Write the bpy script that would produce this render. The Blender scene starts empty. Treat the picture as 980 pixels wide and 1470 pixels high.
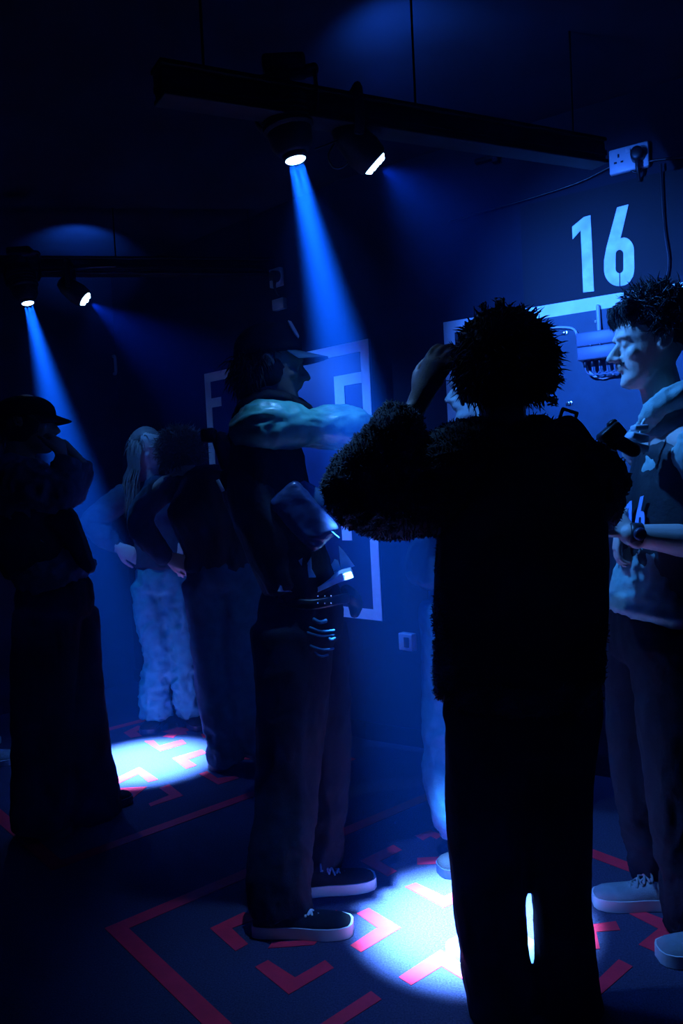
import bpy, bmesh, math, random
from mathutils import Vector as V, Matrix, noise
S = bpy.context.scene; COL = S.collection; PI = math.pi
random.seed(7)
# ------------------------------------------------------------------ camera model (28 mm lens, slight roll, eye height 1.35 m)
FX = 1133.; TH = math.radians(3.0); PT = math.atan(45/FX); CZ = 1.35
_f0 = V((0, math.cos(PT), -math.sin(PT))); _u0 = V((0, math.sin(PT), math.cos(PT))); _r0 = V((1, 0, 0))
CU = _u0*math.cos(TH)+_r0*math.sin(TH); CR = _r0*math.cos(TH)-_u0*math.sin(TH)
def ray(px, py): return CR*((px-490)/FX)+CU*((735-py)/FX)+_f0
def P(px, py, Y):
    v = ray(px, py); k = Y/v.y; return V((v.x*k, Y, CZ+v.z*k))
def F(px, py):
    v = ray(px, py); k = -CZ/v.z; return V((v.x*k, v.y*k, 0))
def Wp(px, py, p, n):
    v = ray(px, py); k = (p[0]*n[0]+p[1]*n[1])/(v.x*n[0]+v.y*n[1]); return V((v.x*k, v.y*k, CZ+v.z*k))
# ------------------------------------------------------------------ materials
def mat(name, col, rough=.8, spec=.2, metal=0, bump=0, bscale=200, var=0, vscale=8, em=None, ems=0, sheen=0):
    m = bpy.data.materials.new(name); m.use_nodes = True; nt = m.node_tree; b = nt.nodes['Principled BSDF']
    b.inputs['Base Color'].default_value = (*col, 1); b.inputs['Roughness'].default_value = rough
    b.inputs['Specular IOR Level'].default_value = spec; b.inputs['Metallic'].default_value = metal
    if sheen: b.inputs['Sheen Weight'].default_value = sheen
    tc = nt.nodes.new('ShaderNodeTexCoord')
    if bump:
        n = nt.nodes.new('ShaderNodeTexNoise'); n.inputs['Scale'].default_value = bscale; n.inputs['Detail'].default_value = 4
        nt.links.new(tc.outputs['Object'], n.inputs['Vector'])
        bp = nt.nodes.new('ShaderNodeBump'); bp.inputs['Strength'].default_value = bump; bp.inputs['Distance'].default_value = .004
        nt.links.new(n.outputs['Fac'], bp.inputs['Height']); nt.links.new(bp.outputs['Normal'], b.inputs['Normal'])
    if var:
        n = nt.nodes.new('ShaderNodeTexNoise'); n.inputs['Scale'].default_value = vscale; n.inputs['Detail'].default_value = 6
        nt.links.new(tc.outputs['Object'], n.inputs['Vector'])
        r = nt.nodes.new('ShaderNodeValToRGB'); r.color_ramp.elements[0].position = .3; r.color_ramp.elements[1].position = .7
        r.color_ramp.elements[0].color = (*[c*(1-var) for c in col], 1); r.color_ramp.elements[1].color = (*[min(1, c*(1+var)) for c in col], 1)
        nt.links.new(n.outputs['Fac'], r.inputs['Fac']); nt.links.new(r.outputs['Color'], b.inputs['Base Color'])
    if em: b.inputs['Emission Color'].default_value = (*em, 1); b.inputs['Emission Strength'].default_value = ems
    return m
M = {}
M['floor'] = mat('carpet', (.044, .038, .078), .85, .2, bump=.9, bscale=260, var=.45, vscale=190)
M['tape'] = mat('red_tape', (.92, .022, .05), .55, .25, bump=.2, bscale=60, var=.1, vscale=20)
M['wall'] = mat('black_wall', (.006, .009, .018), .75, .2, bump=.25, bscale=12, var=.25, vscale=3)
M['ceil'] = mat('black_ceiling', (.014, .018, .03), .9, .1, bump=.4, bscale=8, var=.3, vscale=2.5)
M['white'] = mat('white_tape', (.78, .8, .82), .5, .3, var=.08, vscale=14)
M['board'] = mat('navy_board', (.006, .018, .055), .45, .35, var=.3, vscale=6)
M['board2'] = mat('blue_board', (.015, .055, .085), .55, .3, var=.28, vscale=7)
M['plate'] = mat('black_plate', (.002, .0025, .004), .6, .2)
M['numb'] = mat('number_paint', (.75, .78, .8), .6, .2, var=.22, vscale=16)
M['sock'] = mat('white_plastic', (.4, .44, .5), .35, .4)
M['jbox'] = mat('grey_plastic', (.10, .14, .2), .45, .4)
M['dark'] = mat('black_plastic', (.008, .009, .012), .4, .4)
M['black'] = mat('black_metal', (.0025, .003, .004), .6, .2)
M['steel'] = mat('bright_steel', (.6, .6, .62), .25, .5, 1)
M['lens'] = mat('lamp_lens', (.8, .9, 1), .2, .5, em=(.35, .62, 1), ems=14)
M['skin'] = mat('skin', (.42, .33, .30), .5, .35, bump=.15, bscale=300)
M['skinw'] = mat('pale_skin', (.42, .40, .40), .5, .35, bump=.15, bscale=300)
M['skind'] = mat('darkened_skin', (.17, .125, .11), .55, .35, bump=.15, bscale=300)  # darker skin tone; for B it holds the shade under the cap brim
M['hair'] = mat('dark_hair', (.006, .006, .008), .5, .3)
M['hairb'] = mat('brown_hair', (.05, .05, .055), .45, .35)
M['hairf'] = mat('fair_hair', (.16, .15, .15), .5, .3)
def cloth(n, c, **k): return mat(n, c, k.pop('rough', .9), k.pop('spec', .12), bump=k.pop('bump', .5), bscale=k.pop('bscale', 420), var=.15, vscale=25, **k)
M['fleece'] = cloth('black_fleece', (.04, .05, .065), sheen=.2)
M['blackc'] = cloth('black_cloth', (.006, .006, .008))
M['trous'] = cloth('black_trousers', (.006, .006, .008))
M['darkj'] = cloth('dark_jeans', (.006, .008, .014))
M['jeans'] = cloth('blue_jeans', (.05, .33, .42))
M['jeansd'] = cloth('dark_blue_jeans', (.03, .12, .21))
M['olive'] = mat('teal_satin', (.045, .18, .15), .42, .45, bump=.4, bscale=30, var=.25, vscale=30)
M['grey'] = cloth('grey_hoodie', (.22, .33, .32))
M['navy'] = cloth('navy_knit', (.028, .065, .11))
M['knit'] = cloth('grey_knit', (.06, .14, .24))
M['shirt'] = cloth('white_shirt', (.6, .66, .7))
M['leather'] = mat('black_leather', (.016, .026, .065), .38, .5, bump=.3, bscale=40)
M['vest'] = mat('vest_nylon', (.010, .011, .014), .6, .3, bump=.3, bscale=90)
M['shoew'] = mat('white_rubber', (.5, .52, .55), .5, .3)
M['shoeb'] = cloth('black_canvas', (.01, .011, .014))
M['suede'] = cloth('grey_suede', (.2, .22, .25))
M['gleam'] = mat('dull_blue_print', (.25, .4, .8), .6, .2)
# ------------------------------------------------------------------ geometry accumulation
class G:
    def __init__(s): s.v = []; s.f = []
    def add(s, vs, fs):
        n = len(s.v); s.v += [V(v) for v in vs]; s.f += [tuple(i+n for i in f) for f in fs]; return s
    def tube(s, pts, rad, side=(0, 1, 0), n=16, sub=4, cap=True, flat=False):
        """closed tube through pts; rad: numbers or (half width along side, half depth)"""
        pts = [V(p) for p in pts]; R = [(r, r) if not isinstance(r, (tuple, list)) else r for r in (rad if isinstance(rad, (list, tuple)) else [rad]*len(pts))]
        sides = [V(x) for x in side] if isinstance(side, list) else [V(side)]*len(pts)
        if sub > 1 and len(pts) > 1:
            q = []; rr = []; ss = []
            for i in range(len(pts)-1):
                a, b, c, d = pts[max(i-1, 0)], pts[i], pts[i+1], pts[min(i+2, len(pts)-1)]
                for k in range(sub):
                    t = k/sub; t2 = t*t; t3 = t2*t
                    q.append(.5*((2*b)+(c-a)*t+(2*a-5*b+4*c-d)*t2+(3*b-a-3*c+d)*t3))
                    e = t2*(3-2*t); rr.append((R[i][0]*(1-e)+R[i+1][0]*e, R[i][1]*(1-e)+R[i+1][1]*e)); ss.append(sides[i].lerp(sides[i+1], e))
            q.append(pts[-1]); rr.append(R[-1]); ss.append(sides[-1]); pts, R, sides = q, rr, ss
        if cap:
            t0 = (pts[0]-pts[1]).normalized(); t1 = (pts[-1]-pts[-2]).normalized(); m0 = min(R[0]); m1 = min(R[-1])
            if flat: m0 *= .25; m1 *= .25
            pre = [(pts[0]+t0*m0*math.sin(a), (R[0][0]*math.cos(a), R[0][1]*math.cos(a)), sides[0]) for a in (1.35, .9, .45)]
            post = [(pts[-1]+t1*m1*math.sin(a), (R[-1][0]*math.cos(a), R[-1][1]*math.cos(a)), sides[-1]) for a in (.45, .9, 1.35)]
            al = pre+list(zip(pts, R, sides))+post
        else: al = list(zip(pts, R, sides))
        vs = []; fs = []
        for i, (p, r, sd) in enumerate(al):
            t = (al[min(i+1, len(al)-1)][0]-al[max(i-1, 0)][0])
            t = t.normalized() if t.length > 1e-9 else V((0, 0, 1))
            w = sd-t*sd.dot(t)
            if w.length < 1e-4: w = V((1, 0, 0))-t*t.x
            w.normalize(); u = t.cross(w)
            for k in range(n):
                a = 2*PI*k/n; vs.append(p+w*(r[0]*math.cos(a))+u*(r[1]*math.sin(a)))
        L = len(al)
        for i in range(L-1):
            for k in range(n):
                fs.append((i*n+k, i*n+(k+1) % n, (i+1)*n+(k+1) % n, (i+1)*n+k))
        fs.append(tuple(range(n-1, -1, -1))); fs.append(tuple((L-1)*n+k for k in range(n)))
        return s.add(vs, fs)
    def ell(s, c, r, ax=None, n=14):
        c = V(c); r = (r, r, r) if not isinstance(r, (tuple, list)) else r
        ax = ax or (V((1, 0, 0)), V((0, 1, 0)), V((0, 0, 1)))
        vs = [c+ax[2]*r[2]]; fs = []; m = n//2+1
        for i in range(1, m):
            a = PI*i/m
            for k in range(n):
                b = 2*PI*k/n; vs.append(c+ax[0]*(r[0]*math.sin(a)*math.cos(b))+ax[1]*(r[1]*math.sin(a)*math.sin(b))+ax[2]*(r[2]*math.cos(a)))
        vs.append(c-ax[2]*r[2])
        for k in range(n): fs.append((0, 1+k, 1+(k+1) % n))
        for i in range(m-2):
            for k in range(n): fs.append((1+i*n+k, 1+(i+1)*n+k, 1+(i+1)*n+(k+1) % n, 1+i*n+(k+1) % n))
        e = 1+(m-2)*n
        for k in range(n): fs.append((e+k, len(vs)-1, e+(k+1) % n))
        return s.add(vs, fs)
    def box(s, c, d, ax=None, bev=.004):
        ax = ax or (V((1, 0, 0)), V((0, 1, 0)), V((0, 0, 1))); c = V(c)
        bm = bmesh.new(); bmesh.ops.create_cube(bm, size=1)
        for v in bm.verts: v.co = V((v.co.x*d[0], v.co.y*d[1], v.co.z*d[2]))
        if bev: bmesh.ops.bevel(bm, geom=bm.edges[:], offset=min(bev, min(d)*.45), segments=2, affect='EDGES', profile=.5)
        bm.verts.index_update()
        s.add([c+ax[0]*v.co.x+ax[1]*v.co.y+ax[2]*v.co.z for v in bm.verts], [tuple(v.index for v in f.verts) for f in bm.faces]); bm.free(); return s
    def prism(s, poly, d):
        """polygon (world points) extruded by vector d; concave outlines are triangulated"""
        d = V(d); bm = bmesh.new(); vs = [bm.verts.new(V(p)) for p in poly]; f = bm.faces.new(vs)
        bm.free(); n = len(vs); pp = [V(p) for p in poly]; nn = V((0, 0, 0))
        for i in range(n): nn += (pp[i]-pp[0]).cross(pp[(i+1) % n]-pp[0])
        nn.normalize(); ex = nn.cross(V((.31, .52, .79))).normalized(); ey = nn.cross(ex)
        from mathutils.geometry import tessellate_polygon
        tr = [tuple(t) for t in tessellate_polygon([[V((p.dot(ex), p.dot(ey), 0)) for p in pp]])]
        s.add([V(p) for p in poly]+[V(p)+d for p in poly], [t[::-1] for t in tr]+[tuple(i+n for i in t) for t in tr]+[(i, (i+1) % n, (i+1) % n+n, i+n) for i in range(n)])
        return s
def meshobj(name, g, m, parent=None, smooth=True, voxel=0, sm=2, post=None, auto=False):
    me = bpy.data.meshes.new(name); me.from_pydata([tuple(v) for v in g.v], [], g.f); me.validate()
    bm = bmesh.new(); bm.from_mesh(me); bmesh.ops.recalc_face_normals(bm, faces=bm.faces[:]); bm.to_mesh(me); bm.free()
    if voxel:
        o = bpy.data.objects.new('tmp', me); COL.objects.link(o)
        r = o.modifiers.new('r', 'REMESH'); r.mode = 'VOXEL'; r.voxel_size = voxel; r.use_smooth_shade = True
        if sm: k = o.modifiers.new('s', 'SMOOTH'); k.factor = .5; k.iterations = sm
        dg = bpy.context.evaluated_depsgraph_get(); dg.update()
        me2 = bpy.data.meshes.new_from_object(o.evaluated_get(dg)); bpy.data.objects.remove(o); bpy.data.meshes.remove(me); me = me2; me.name = name
    if post: post(me)
    base = V((0, 0, 0)); r = parent
    while r is not None:
        if r.type == 'EMPTY': base = r.location.copy(); break
        r = r.parent
    else: base = V((0, 0, 0))
    if parent is None or base.length == 0: pass
    else: me.transform(Matrix.Translation(-base))
    o = bpy.data.objects.new(name, me); COL.objects.link(o)
    me.materials.clear(); me.materials.append(m)
    if smooth:
        for p in me.polygons: p.use_smooth = True
        if auto: me.set_sharp_from_angle(angle=math.radians(40))
    if parent: o.parent = parent
    return o
def tag(o, label=None, cat=None, group=None, kind=None):
    for k, v in (('label', label), ('category', cat), ('group', group), ('kind', kind)):
        if v: o[k] = v
    return o
def thing(name, loc, label, cat, group=None):
    o = bpy.data.objects.new(name, None); o.empty_display_size = .1; COL.objects.link(o); o.location = V(loc); return tag(o, label, cat, group)
def solid(name, g, m, label, cat, group=None, **k): return tag(meshobj(name, g, m, None, **k), label, cat, group)
def struct(name, g, m, **k): return tag(meshobj(name, g, m, None, smooth=False, **k), kind='structure')
def folds(amp, sc=(9, 9, 5), det=3, fine=0, fs=60, mask=None):
    def f(me):
        ns = [v.normal.copy() for v in me.vertices]
        for v, n in zip(me.vertices, ns):
            c = v.co; q = V((c.x*sc[0], c.y*sc[1], c.z*sc[2]))
            w = noise.noise_vector(q*.5)*.9
            d = 0; a = 1; fr = 1
            for k in range(det):
                d += a*(1-2.2*abs(noise.noise((q+w)*fr))); a *= .5; fr *= 2.1
            h = amp*(d-.9)
            if fine: h += fine*noise.noise(c*fs)
            if mask: h *= mask(c)
            v.co = c+n*h
    return f
# ------------------------------------------------------------------ the room
A1 = math.radians(46.5); N1 = V((math.cos(A1), math.sin(A1), 0)); D1 = V((-math.sin(A1), math.cos(A1), 0)); P1 = N1*3.0
A2 = math.radians(57.0); N2 = V((math.cos(A2), math.sin(A2), 0)); D2 = V((math.sin(A2), -math.cos(A2), 0)); P2 = V((.53, 3.77, 0))
# hinge between the two wall planes, a little left of the 16 board
def meet(p, n, q, m):
    det = n.x*m.y-n.y*m.x; a = n.dot(p); b = m.dot(q); return V(((a*m.y-b*n.y)/det, (n.x*b-m.x*a)/det, 0))
HG = meet(P1, N1, P2, N2); Z = V((0, 0, 1)); CH = 2.87
def wallbox(name, a, b, n, t=.12, z0=0, z1=CH, m='wall'):
    g = G(); g.prism([a+Z*z0, b+Z*z0, b+Z*z1, a+Z*z1], n*t); return struct(name, g, M[m])
sH = HG.dot(D1)
cL = P1+D1*4.95                      # corner with the far end wall
wallbox('wall_center', HG, cL, N1)
cR = HG+D2*3.2
wallbox('wall_right', HG, cR, N2)
wallbox('wall_left', cL, cL-N1*6.5, D1)
kL = cL-N1*6.5; kB = kL-D1*10
wallbox('wall_back', kL, kB, -N1)
wallbox('wall_side', kB, cR, -D1)
g = G(); g.prism([cL+N1*.2+D1*.2, cL-N1*7+D1*.2, cL-N1*7-D1*11, cL+N1*.2-D1*11+N1*1.5], V((0, 0, -.1))); struct('floor', g, M['floor'])
g = G(); g.prism([(v.x, v.y, CH) for v in (cL+N1*.2+D1*.2, cL-N1*7+D1*.2, cL-N1*7-D1*11, cL+N1*1.7-D1*11)], V((0, 0, .1))); struct('ceiling', g, M['ceil'])
# skirting along the game walls
g = G(); g.prism([HG, cL, cL+Z*.09, HG+Z*.09], -N1*.012); struct('baseboard_center', g, M['plate'])
g = G(); g.prism([HG, cR, cR+Z*.09, HG+Z*.09], -N2*.012); struct('baseboard_right', g, M['plate'])
# ------------------------------------------------------------------ floor markings (thin red tape)
TZ = .0016
def tape_poly(g, pts, dz=0): g.prism([V((p.x, p.y, .0002+dz)) for p in pts], V((0, 0, TZ)))
def square(c0, c1, nrm, L, label):
    g = G(); e = (c1-c0).normalized(); w = .055; Lw = (c1-c0).length
    a, b, c, d = c0, c1, c1+nrm*L, c0+nrm*L
    i = [a+e*w+nrm*w, b-e*w+nrm*w, c-e*w-nrm*w, d+e*w-nrm*w]; o = [a, b, c, d]
    for k in range(4): tape_poly(g, [o[k], o[(k+1) % 4], i[(k+1) % 4], i[k]])
    solid('floor_tape_square', g, M['tape'], label, 'floor marking', 'red tape squares on the floor', smooth=False)
eA = F(150, 1333); eB = F(621, 1135); e = (eB-eA).normalized(); dn = V((e.y, -e.x, 0))
square(eA, eB, dn, 1.47, 'red tape square outline on the floor around the right bright pool of light')
fA = F(75, 1250); fB = F(511, 1090); e2 = (fB-fA).normalized(); dn2 = V((-e2.y, e2.x, 0))
square(fA, fB, dn2, 1.47, 'red tape square outline on the floor around the left, farther pool of light')
c5 = lambda L: [F(360+x*.2449, 1150+y*.2449) for x, y in L]
c6 = lambda L: [F(560+x*.42857, 1100+y*.42857) for x, y in L]
c8 = lambda L: [F(300+x*.6939, 1050+y*.6939) for x, y in L]
c3 = lambda L: [F(x*.40816, 1120+y*.40816) for x, y in L]
c2 = lambda L: [F(x*.40816, 750+y*.40816) for x, y in L]
RG = 'red marks inside the right tape square'; LG = 'red marks inside the left tape square'
MK = [
 (c5([(620, 660), (690, 630), (880, 745), (645, 888), (582, 848), (742, 745)]), 'red chevron pointing right just past the toe of the black sneaker', RG),
 (c5([(640, 352), (835, 258), (885, 288), (755, 355), (855, 412), (800, 442)]), 'red chevron pointing left behind the farther black sneaker, half in its shadow', RG),
 (c8([(95, 488), (122, 474), (178, 510), (240, 474), (258, 490), (165, 545)]), 'red chevron like a V below the laced black sneaker', RG),
 (c3([(738, 522), (858, 465), (905, 488), (815, 522), (872, 577), (828, 602)]), 'red chevron pointing left beside the heel of the laced black sneaker', RG),
 (c5([(100, 865), (125, 830), (330, 818), (500, 640), (520, 660), (370, 845)]), 'red mark mostly covered by the laced black sneaker', RG),
 (c8([(222, 612), (335, 538), (357, 555), (268, 612), (330, 650), (300, 668)]), 'red mark slanting out of the bottom edge below the V chevron', RG),
 (c6([(50, 405), (85, 392), (180, 437), (280, 398), (320, 415), (180, 475)]), 'bright washed-out V mark at the far edge of the right light pool', RG),
 (c6([(28, 708), (168, 617), (320, 712), (275, 735), (172, 672), (70, 735)]), 'red and white inverted V mark at the near edge of the right light pool', RG),
 (c6([(380, 545), (420, 530), (478, 598), (400, 660), (360, 640), (410, 598)]), 'washed-out mark in the light between the legs of the person in fleece', RG),
 (c6([(90, 308), (200, 302), (205, 326), (90, 330)]), 'short red bar in front of the shoe behind the black sneakers', RG),
 (c6([(82, 233), (135, 215), (175, 232), (155, 245), (135, 235), (110, 249)]), 'smallest red mark, at the far side of the right square', RG),
 (c6([(560, 590), (600, 560), (560, 532), (610, 520), (650, 535), (755, 520), (770, 550), (690, 556), (702, 613), (660, 615), (640, 575), (600, 608)]), 'red crossing mark just right of the black trouser leg', RG),
 (c6([(800, 495), (850, 488), (970, 535), (885, 622), (832, 598), (898, 545)]), 'red chevron pointing right below the grey suede shoe', RG),
 (c6([(765, 648), (812, 672), (703, 768), (560, 740), (580, 715), (685, 725)]), 'red mark slanting beside the bottom of the right black trouser leg', RG),
 (c2([(435, 740), (485, 715), (512, 722), (480, 736), (500, 752), (460, 758)]), "red mark under the jeans-wearing woman's shoe", LG),
 (c2([(563, 735), (590, 728), (598, 706), (622, 704), (628, 722), (665, 716), (680, 727), (652, 736), (660, 745), (622, 748), (610, 758), (572, 754), (595, 741)]), 'red cross mark between the two shoes of the woman in jeans', LG),
 (c2([(508, 770), (540, 768), (560, 787), (640, 765), (655, 778), (565, 805)]), 'washed-out V mark at the back of the left light pool', LG),
 (c2([(607, 830), (710, 800), (725, 812), (660, 835), (692, 855), (655, 867)]), 'pale chevron pointing left at the right of the left light pool', LG),
 (c2([(700, 885), (728, 876), (765, 900), (830, 892), (840, 900), (768, 923)]), 'red V mark in front of the dark wide jeans', LG),
 (c2([(560, 935), (595, 922), (645, 962), (530, 1000), (522, 990), (595, 960)]), 'red chevron pointing right at the near edge of the left light pool', LG),
 (c2([(420, 935), (518, 930), (460, 976), (430, 962)]), 'red mark beside the toe of the wide black trousers', LG),
 (c2([(400, 905), (490, 862), (556, 905), (522, 914), (488, 885), (420, 918)]), 'white washed-out inverted V in the left light pool', LG),
 (c2([(705, 745), (740, 742), (745, 755), (715, 758)]), "tiny red mark right of the woman's second shoe", LG),
 (c2([(845, 824), (898, 820), (900, 832), (850, 835)]), 'short red bar behind the dark wide jeans', LG),
 (c2([(330, 772), (362, 778), (372, 790), (360, 795), (320, 790)]), 'red mark half hidden behind the wide black trousers', LG),
]
for pts, lab, gr in MK:
    g = G(); tape_poly(g, pts); solid('floor_chevron', g, M['tape'], lab, 'floor marking', gr, smooth=False)
# ------------------------------------------------------------------ game boards on the wall
def wb(base, d, n, s0, s1, z0, z1, off, th): # slab on a wall: s along d, z up; off = distance of its back from the wall
    a = base+d*s0-n*off; b = base+d*s1-n*off; g = G(); g.prism([a+Z*z0, b+Z*z0, b+Z*z1, a+Z*z1], -n*th); return g
def uni(*gs):
    g = G()
    for x in gs: g.add(x.v, x.f)
    return g
BW = .055
def board(base, d, n, s0, s1, z0, z1, panel, label, gname):
    t = thing('game_board', base+d*((s0+s1)/2)+Z*z0, label, 'game board', gname)
    meshobj('panel', wb(base, d, n, s0, s1, z0, z1, .001, .018), panel, t, smooth=False)
    for nm, a in (('top', (s0, s1, z1-BW, z1)), ('bottom', (s0, s1, z0, z0+BW)), ('l', (s0, s0+BW, z0+BW, z1-BW)), ('r', (s1-BW, s1, z0+BW, z1-BW))):
        meshobj('border_strip', wb(base, d, n, *a, .0191, .003), M['white'], t, smooth=False)
    return t
O1 = V((0, 0, 0))+P1
def s1c(px, py): q = Wp(px, py, P1, N1); return (q-P1).dot(D1), q.z
def s2c(px, py): q = Wp(px, py, P2, N2); return (q-P2).dot(D2), q.z
sr, zt = s1c(532, 487); sl, _ = s1c(297, 537); _, zb = s1c(556, 891)
zt = (zt+s1c(297, 537)[1])/2
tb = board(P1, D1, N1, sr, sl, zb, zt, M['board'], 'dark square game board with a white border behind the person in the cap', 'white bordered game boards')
for a in (((483, 543), (497, 580)),):
    (sa, za), (sb, zb2) = s1c(*a[0]), s1c(*a[1])
sa, za = s1c(483, 541); se, _ = s1c(524, 536); sw = s1c(498, 560)[0]
meshobj('inner_strip', uni(wb(P1, D1, N1, se, sa, za-BW, za, .0191, .003), wb(P1, D1, N1, sw, sa, za-.85, za-BW, .0191, .003)), M['white'], tb, smooth=False)
ia, iz = s1c(303, 573); ib = s1c(321, 568)[0]
meshobj('inner_strip', uni(wb(P1, D1, N1, ib, ia, iz-.055, iz, .0191, .003), wb(P1, D1, N1, ia-.03, ia, iz-.5, iz-.055, .0191, .003)), M['white'], tb, smooth=False)
br_l = s2c(639, 466)[0]; br_t = 2.068
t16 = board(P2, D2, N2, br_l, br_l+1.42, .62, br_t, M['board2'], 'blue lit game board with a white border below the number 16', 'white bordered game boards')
# steel bolts, junction box and conduit on the board
def bolt(px, py, w):
    p = Wp(px, py, P2-N2*.02, N2); g = G(); g.tube([p, p-N2*.012], [.009, .007], side=D2, n=12, sub=1, flat=True)
    g.box(p-N2*.002, (.03, .004, .016), (D2, N2, Z), .001)
    meshobj('bolt', g, M['steel'], t16)
for b in ((810, 478), (817, 579), (858, 461), (700, 505)): bolt(*b, 0)
def w2(px, py, off): return Wp(px, py, P2-N2*off, N2)
c = (w2(837, 484, .06)+w2(893, 506, .06))/2
jt = thing('junction_box', c, "wide blue-lit junction box on the board beside the moustached person's nose", 'electrical box')
g = G(); g.box(c+Z*.028, (.2, .07, .058), (D2, N2, Z), .005); meshobj('lid', g, M['jbox'], jt)
g = G(); g.box(c-Z*.03, (.2, .06, .055), (D2, N2, Z), .005); meshobj('housing', g, M['jbox'], jt)
g = G()
for k in range(6): g.tube([c-Z*.055+D2*(-.075+.03*k), c-Z*.085+D2*(-.075+.03*k)], [.008, .007], n=8, sub=1, flat=True)
meshobj('gland', g, M['dark'], jt)
g = G()
for k in range(6):
    x = -.075+.03*k; g.tube([c-Z*.08+D2*x, c-Z*(.105+.004*k)+D2*(x+.004), c-Z*.122+D2*(x+.03), c-Z*.112+D2*(x+.06)], .0035, n=6, sub=4)
meshobj('wire', g, M['jbox'], jt)
for x in (-.04, .0, .06): g = G(); g.ell(c+Z*.0-N2*.036+D2*x, (.004, .004, .004), n=8); meshobj('screw', g, M['steel'], jt)
g = G(); g.tube([w2(x, y, .03) for x, y in ((790, 470), (820, 471), (829, 483), (836, 508), (842, 528), (851, 539), (866, 543), (880, 538))], .0055, n=8)
solid('conduit_cable', g, M['sock'], 'pale cable curving down and under the junction box', 'cable')
g = G(); g.tube([w2(858, 440, .03), w2(859, 458, .03), w2(860, 480, .04)], .009, n=8); solid('conduit_stub', g, M['sock'], 'short vertical conduit entering the junction box from above', 'pipe')
# black plate with number 16
sp0 = s2c(752, 400)[0]
plate = solid('number_plate', wb(P2, D2, N2, sp0, sp0+1.05, br_t+.002, 2.52, .001, .012), M['plate'], 'black plate on the wall above the board, behind the number 16', 'sign plate', smooth=False)
def digit(name, L, label):
    g = G(); g.prism([Wp(640+x/2.882, 180+y/2.882, P2-N2*.0135, N2) for x, y in L], -N2*.003)
    return solid(name, g, M['numb'], label, 'number', 'number 16 above the board', smooth=False)
ONE = [(522, 420), (570, 380), (598, 372), (604, 500), (612, 686), (568, 692), (562, 540), (557, 434), (524, 472)]
digit('number_digit', ONE, 'large white painted digit 1 above the right board')
def arc(cx, cy, rx, ry, a0, a1, n=10): return [(cx+rx*math.cos(math.radians(a0+(a1-a0)*k/n)), cy-ry*math.sin(math.radians(a0+(a1-a0)*k/n))) for k in range(n+1)]
SIX = ([(708, 340), (755, 327), (738, 400), (722, 468)]+arc(735, 520, 43, 56, 100, 0)[1:]+[(779, 590)]+arc(725, 592, 54, 72, 0, -90)[1:]
       + [(721, 664), (721, 612)]+arc(718, 594, 16, 18, -80, 0, 5)+arc(718, 532, 16, 17, 0, 180, 8)+arc(718, 594, 16, 18, 180, 260, 5)+[(717, 612), (717, 665)]
       + arc(714, 597, 60, 68, -92, -180)[1:]+[(654, 560), (664, 505)])
digit('number_digit', SIX, 'large white painted stencil digit 6 above the right board')
# sockets
def socket(pts, base, n, d, label, plug=True, two=True):
    c = sum(pts, V((0, 0, 0)))/len(pts); w = .155 if two else .09; h = .1
    t = thing('wall_socket', c, label, 'electrical socket', 'white sockets on the walls')
    g = G(); g.box(c, (w, .03, h), (d, n, Z), .006); meshobj('socket_plate', g, M['sock'], t)
    g = G()
    cx = c-d*(w*.25)-n*.0155
    for q in (V((0, 0, .018)),): g.box(cx+q, (.007, .003, .014), (d, n, Z), .0005)
    for x in (-.013, .013): g.box(cx+d*x-Z*.008, (.011, .003, .007), (d, n, Z), .0005)
    meshobj('pin_slot', g, M['dark'], t)
    g = G(); g.box(c+Z*.03-n*.017, (.018, .008, .022), (d, n, Z), .002); meshobj('switch', g, M['sock'], t)
    if plug:
        q = c+d*(w*.25)-n*.034
        p = thing('power_plug', q, 'black plug pushed into '+label.split(',')[0].replace('white ', 'the '), 'plug', 'black plugs in the wall sockets')
        g = G(); g.tube([q+n*.018, q-n*.02], [(.03, .032), (.024, .026)], side=d, n=20, sub=2, flat=True); meshobj('plug_body', g, M['dark'], p)
        g = G(); g.tube([q-Z*.025, q-Z*.06-n*.004, q-Z*.1+n*.02], [.011, .008, .005], n=10); meshobj('cable_boot', g, M['dark'], p)
socket([w2(x, y, .016) for x, y in ((873, 216), (929, 201), (880, 254), (931, 242))], P2, N2, D2, 'white double socket high above the digit 6, one side in use')
c1 = lambda px, py, off: Wp(px, py, P1-N1*off, N1)
socket([c1(x, y, .016) for x, y in ((385, 386), (409, 384), (385, 413), (408, 412))], P1, N1, -D1, 'white socket high on the wall above the cap', True, False)
g = G(); c = c1(401, 437, .02); g.box(c, (.09, .03, .06), (D1, N1, Z), .004); tt = solid('wall_box', g, M['sock'], 'small pale box on the wall just above the cap', 'electrical box')
c = c1(585, 921, .02); t = thing('low_wall_box', c, 'small blue-lit box low on the wall below the board, right of its corner', 'electrical box')
g = G(); g.box(c, (.085, .04, .085), (D1, N1, Z), .005); meshobj('box_body', g, M['sock'], t)
g = G(); g.box(c-N1*.021-D1*.008, (.03, .006, .05), (D1, N1, Z), .003); meshobj('box_opening', g, M['dark'], t)
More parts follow.
